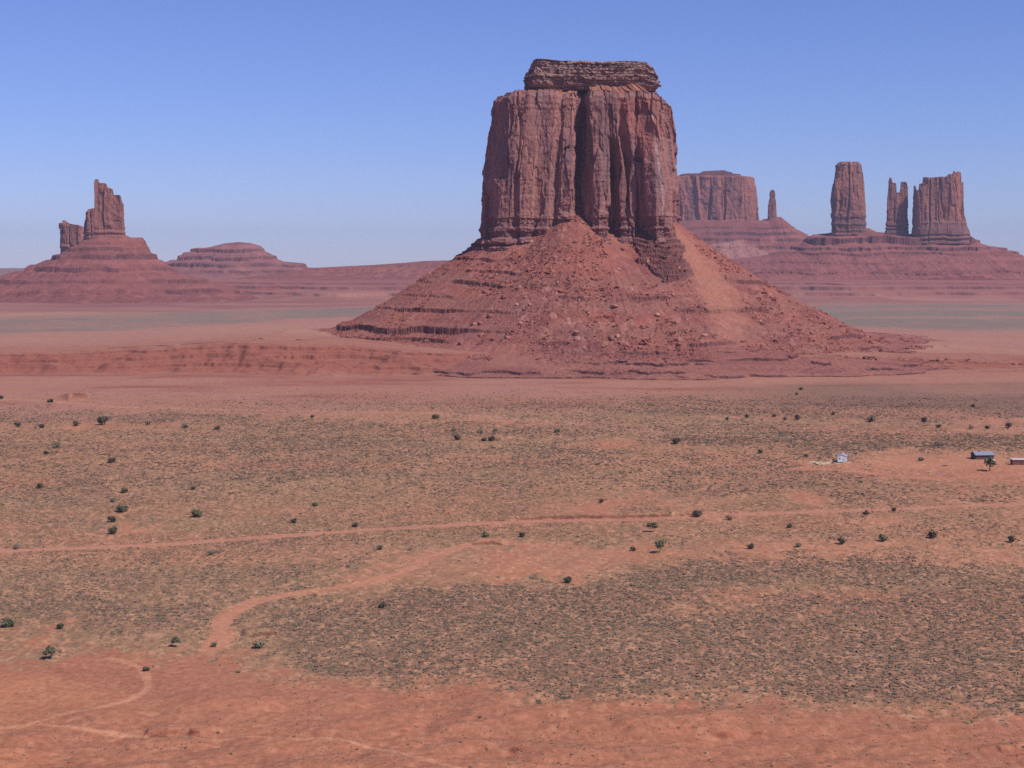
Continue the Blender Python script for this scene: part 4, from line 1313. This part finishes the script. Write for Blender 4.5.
for i, (x, y, wp, ty, gc, lb) in enumerate(BUSHES):
    g = gnd(x, y)
    z = float(T(np.array([g[0]]), np.array([g[1]]))[0])
    g = gnd(x, y, z)
    z = float(T(np.array([g[0]]), np.array([g[1]]))[0])
    s = wp * g[1] / F / .98
    fo, st = PLANT[ty, i % len(LOBES[ty]), gc]
    nm = 'small_tree' if ty == 'tree' else 'bush'
    t = thing(nm, lb, 'tree' if ty == 'tree' else 'bush', (g[0], g[1], z), R1 if ty == 'bush' else 'small trees on the desert flat')
    hs = {'bush': 1.0, 'tree': 1.0}[ty]
    t.scale = (s, s, s * hs * (1.1 if i == 82 else 1))
    t.rotation_euler = (0, 0, rng.uniform(0, 6.28))
    obj('crown' if ty == 'tree' else 'foliage', fo, t)
    obj('trunk' if ty == 'tree' else 'stem', st, t)


# ------------------------------------------------------------------ homestead
import bmesh


def box(bm, x0, x1, y0, y1, z0, z1, bev=0.0):
    v = [bm.verts.new(p) for p in ((x0, y0, z0), (x1, y0, z0), (x1, y1, z0), (x0, y1, z0), (x0, y0, z1), (x1, y0, z1), (x1, y1, z1), (x0, y1, z1))]
    fs = [bm.faces.new([v[i] for i in f]) for f in ((0, 3, 2, 1), (4, 5, 6, 7), (0, 1, 5, 4), (1, 2, 6, 5), (2, 3, 7, 6), (3, 0, 4, 7))]
    if bev:
        ed = {e for f in fs for e in f.edges}
        bmesh.ops.bevel(bm, geom=list(ed), offset=bev, segments=2, affect='EDGES')


def prism(bm, pts, axis, a, b):
    """extrude a 2D outline along axis x or y from a to b"""
    def P(u, v, t):
        return (t, u, v) if axis == 'x' else (u, t, v)
    v1 = [bm.verts.new(P(u, v, a)) for u, v in pts]
    v2 = [bm.verts.new(P(u, v, b)) for u, v in pts]
    n = len(pts)
    bm.faces.new(v1)
    bm.faces.new(v2[::-1])
    for i in range(n):
        bm.faces.new((v1[i], v2[i], v2[(i + 1) % n], v1[(i + 1) % n]))
    bmesh.ops.recalc_face_normals(bm, faces=bm.faces[:])


def cyl(bm, axis, c, r, h, n=14):
    pts = [(r * math.cos(2 * math.pi * i / n), r * math.sin(2 * math.pi * i / n)) for i in range(n)]
    if axis == 'y':
        prism(bm, [(c[0] + a, c[2] + b) for a, b in pts], 'y', c[1] - h / 2, c[1] + h / 2)
    else:
        prism(bm, [(c[1] + a, c[2] + b) for a, b in pts], 'x', c[0] - h / 2, c[0] + h / 2)


def part(name, fn, mat, parent):
    bm = bmesh.new()
    fn(bm)
    me = bpy.data.meshes.new(name)
    bm.to_mesh(me)
    bm.free()
    me.materials.append(mat)
    return obj(name, me, parent)


def site(x, y):
    g = gnd(x, y)
    z = float(T(np.array([g[0]]), np.array([g[1]]))[0])
    g = gnd(x, y, z)
    return (g[0], g[1], z)


M_WHITE = paint('white siding', (.78, .77, .76), .5, 0, .05)
M_ROOFG = paint('galvanised roof', (.40, .42, .45), .45, .3, .1)
M_ROOFB = paint('blue grey metal roof', (.27, .28, .31), .5, .2, .12)
M_WALL = paint('dark brown boards', (.10, .06, .05), .8)
M_BROWN = paint('rust brown boards', (.17, .065, .05), .8)
M_PALE = paint('pale weathered timber', (.50, .40, .33), .85)
M_GLASS = paint('dark window glass', (.03, .035, .045), .1, 0, .02)
M_RUB = paint('black rubber', (.02, .02, .02), .8)

t = thing('cabin', 'small white cabin on blocks with grey roof standing alone on bare red ground', 'cabin', site(842, 463))
t.rotation_euler = (0, 0, math.radians(-14))
part('wall', lambda b: prism(b, [(-2.2, .45), (2.2, .45), (2.2, 3.3), (0, 4.1), (-2.2, 3.3)], 'y', 0, 6.5), M_WHITE, t)
part('roof', lambda b: prism(b, [(-2.5, 3.22), (0, 4.14), (2.5, 3.22), (2.5, 3.36), (0, 4.30), (-2.5, 3.36)], 'y', -.15, 6.8), M_ROOFG, t)
wn = part('window', lambda b: box(b, -1.7, -.7, -.06, 0.01, 1.9, 2.7), M_WHITE, t)
part('pane', lambda b: box(b, -1.6, -.8, -.075, -.055, 2.0, 2.6), M_GLASS, wn)
dr = part('door', lambda b: box(b, .4, 1.3, -.05, .01, .5, 2.5), paint('cream door', (.6, .56, .52), .6), t)
part('handle', lambda b: box(b, 1.12, 1.2, -.12, -.045, 1.4, 1.5), M_RUB, dr)
part('step', lambda b: box(b, .3, 1.4, -.9, -.05, 0, .35), M_PALE, t)
for bx in (-1.9, 1.6):
    for by in (.3, 5.6):
        part('block', lambda b, bx=bx, by=by: box(b, bx, bx + .4, by, by + .5, -.2, .45), M_PALE, t)

t = thing('fence', 'short pale rail fence beside the white cabin', 'fence', site(851, 456))
for fx in (-1.9, 0, 1.9):
    part('post', lambda b, fx=fx: box(b, fx - .09, fx + .09, -.09, .09, -.3, 1.35), M_PALE, t)
for rz in (.5, 1.0):
    part('rail', lambda b, rz=rz: box(b, -2.2, 2.2, -.14, -.092, rz - .1, rz + .1), M_PALE, t)

t = thing('house', 'long low house with blue grey metal roof and dark walls behind a green tree', 'house', site(985, 459.5))
t.rotation_euler = (0, 0, math.radians(5))
part('wall', lambda b: prism(b, [(0, -.2), (6, -.2), (6, 2.5), (3, 3.7), (0, 2.5)], 'x', -5.0, 4.6), M_WALL, t)
rf = part('roof', lambda b: prism(b, [(-.7, 2.27), (3, 3.74), (6.7, 2.27), (6.7, 2.40), (3, 3.90), (-.7, 2.40)], 'x', -5.4, 5.0), M_ROOFB, t)
part('chimney', lambda b: box(b, -2.3, -1.9, 2.2, 2.6, 3.3, 4.5), M_BROWN, rf)
for wx in (-3.9, -.6, 1.6):
    wn = part('window', lambda b, wx=wx: box(b, wx, wx + 1.2, -.06, .01, .9, 2.0), M_PALE, t)
    part('pane', lambda b, wx=wx: box(b, wx + .1, wx + 1.1, -.08, -.055, 1.0, 1.9), M_GLASS, wn)
dr = part('door', lambda b: box(b, -2.1, -1.2, -.05, .01, .0, 2.0), M_BROWN, t)
part('handle', lambda b: box(b, -1.38, -1.3, -.12, -.045, .95, 1.05), M_RUB, dr)

t = thing('parked_car', 'white car parked between the long house and the leafy tree', 'car', site(991, 461.5))
part('body', lambda b: (prism(b, [(-2.2, .35), (2.2, .35), (2.25, .75), (2.1, .95), (1.1, 1.0), (.55, 1.5), (-1.5, 1.55), (-2.1, 1.05), (-2.25, .9)], 'y', 0, 1.75)), paint('white car paint', (.75, .75, .75), .3), t)
part('window', lambda b: prism(b, [(-1.85, 1.04), (.85, 1.03), (.48, 1.42), (-1.42, 1.47)], 'y', -.015, 1.765), M_GLASS, t)
for cxw in (-1.35, 1.35):
    for cyw in (.02, 1.73):
        wl = part('wheel', lambda b, cxw=cxw, cyw=cyw: cyl(b, 'y', (cxw, cyw, .33), .33, .2), M_RUB, t)
        part('rim', lambda b, cxw=cxw, cyw=cyw: cyl(b, 'y', (cxw, cyw, .33), .18, .22), M_ROOFG, wl)
part('headlight', lambda b: box(b, 2.17, 2.28, .15, .45, .62, .78), M_GLASS, t)
part('headlight', lambda b: box(b, 2.17, 2.28, 1.3, 1.6, .62, .78), M_GLASS, t)

t = thing('shed', 'rust brown shed with pale flat roof beyond the long house, cut by the picture edge', 'shed', site(1020, 465))
part('wall', lambda b: box(b, -3.6, 4.5, 0, 3.6, -.2, 2.5), M_BROWN, t)
part('roof', lambda b: prism(b, [(-.35, 2.52), (3.9, 2.85), (3.9, 3.0), (-.35, 2.68)], 'x', -3.9, 4.8), M_PALE, t)
dr = part('door', lambda b: box(b, .3, 1.3, -.05, .01, 0, 2.0), M_WALL, t)
part('handle', lambda b: box(b, 1.1, 1.18, -.1, -.045, .95, 1.05), M_RUB, dr)


def junk(name, label, x, y, wpx, cat, mat, seed):
    g = site(x, y)
    s = wpx * g[1] / F
    r = np.random.default_rng(seed)

    def fn(b):
        for _ in range(7):
            a, c = r.uniform(-.5, .5, 2) * s
            l, d, h = r.uniform(.15, .4) * s, r.uniform(.2, .5), r.uniform(.12, .35)
            box(b, a - l / 2, a + l / 2, c * .4 - d, c * .4 + d, -.05 + r.uniform(0, .15), h)
    o = part(name, fn, mat, None)
    o.location = g
    tag(o, label, cat)


junk('scrap_pile', 'pale scrap boards lying on the red ground between the cabin and the house', 929, 472, 8, 'scrap pile', M_PALE, 5)
junk('debris_pile', 'whitish debris pile on the red ground before the long house', 942, 474, 5, 'debris pile', M_ROOFG, 6)
junk('timber_pile', 'low dark timber pile on the bare ground near the twiggy bush', 946, 466, 8, 'timber pile', M_WALL, 8)

# ------------------------------------------------------------------ dry desert air
me = bpy.data.meshes.new('haze')
bm = bmesh.new()
box(bm, -20500, 20500, -20500, 20500, -40, 560)
bm.to_mesh(me)
bm.free()
mh = bpy.data.materials.new('desert haze')
mh.use_nodes = True
tn = mh.node_tree
tn.nodes.remove(tn.nodes['Principled BSDF'])
pv = tn.nodes.new('ShaderNodeVolumePrincipled')
pv.inputs['Color'].default_value = (.68, .77, 1.0, 1)
pv.inputs['Density'].default_value = 3.3e-5
pv.inputs['Anisotropy'].default_value = .1
tn.links.new(pv.outputs[0], tn.nodes['Material Output'].inputs['Volume'])
me.materials.append(mh)
ho = obj('haze', me)
ho['kind'] = 'stuff'
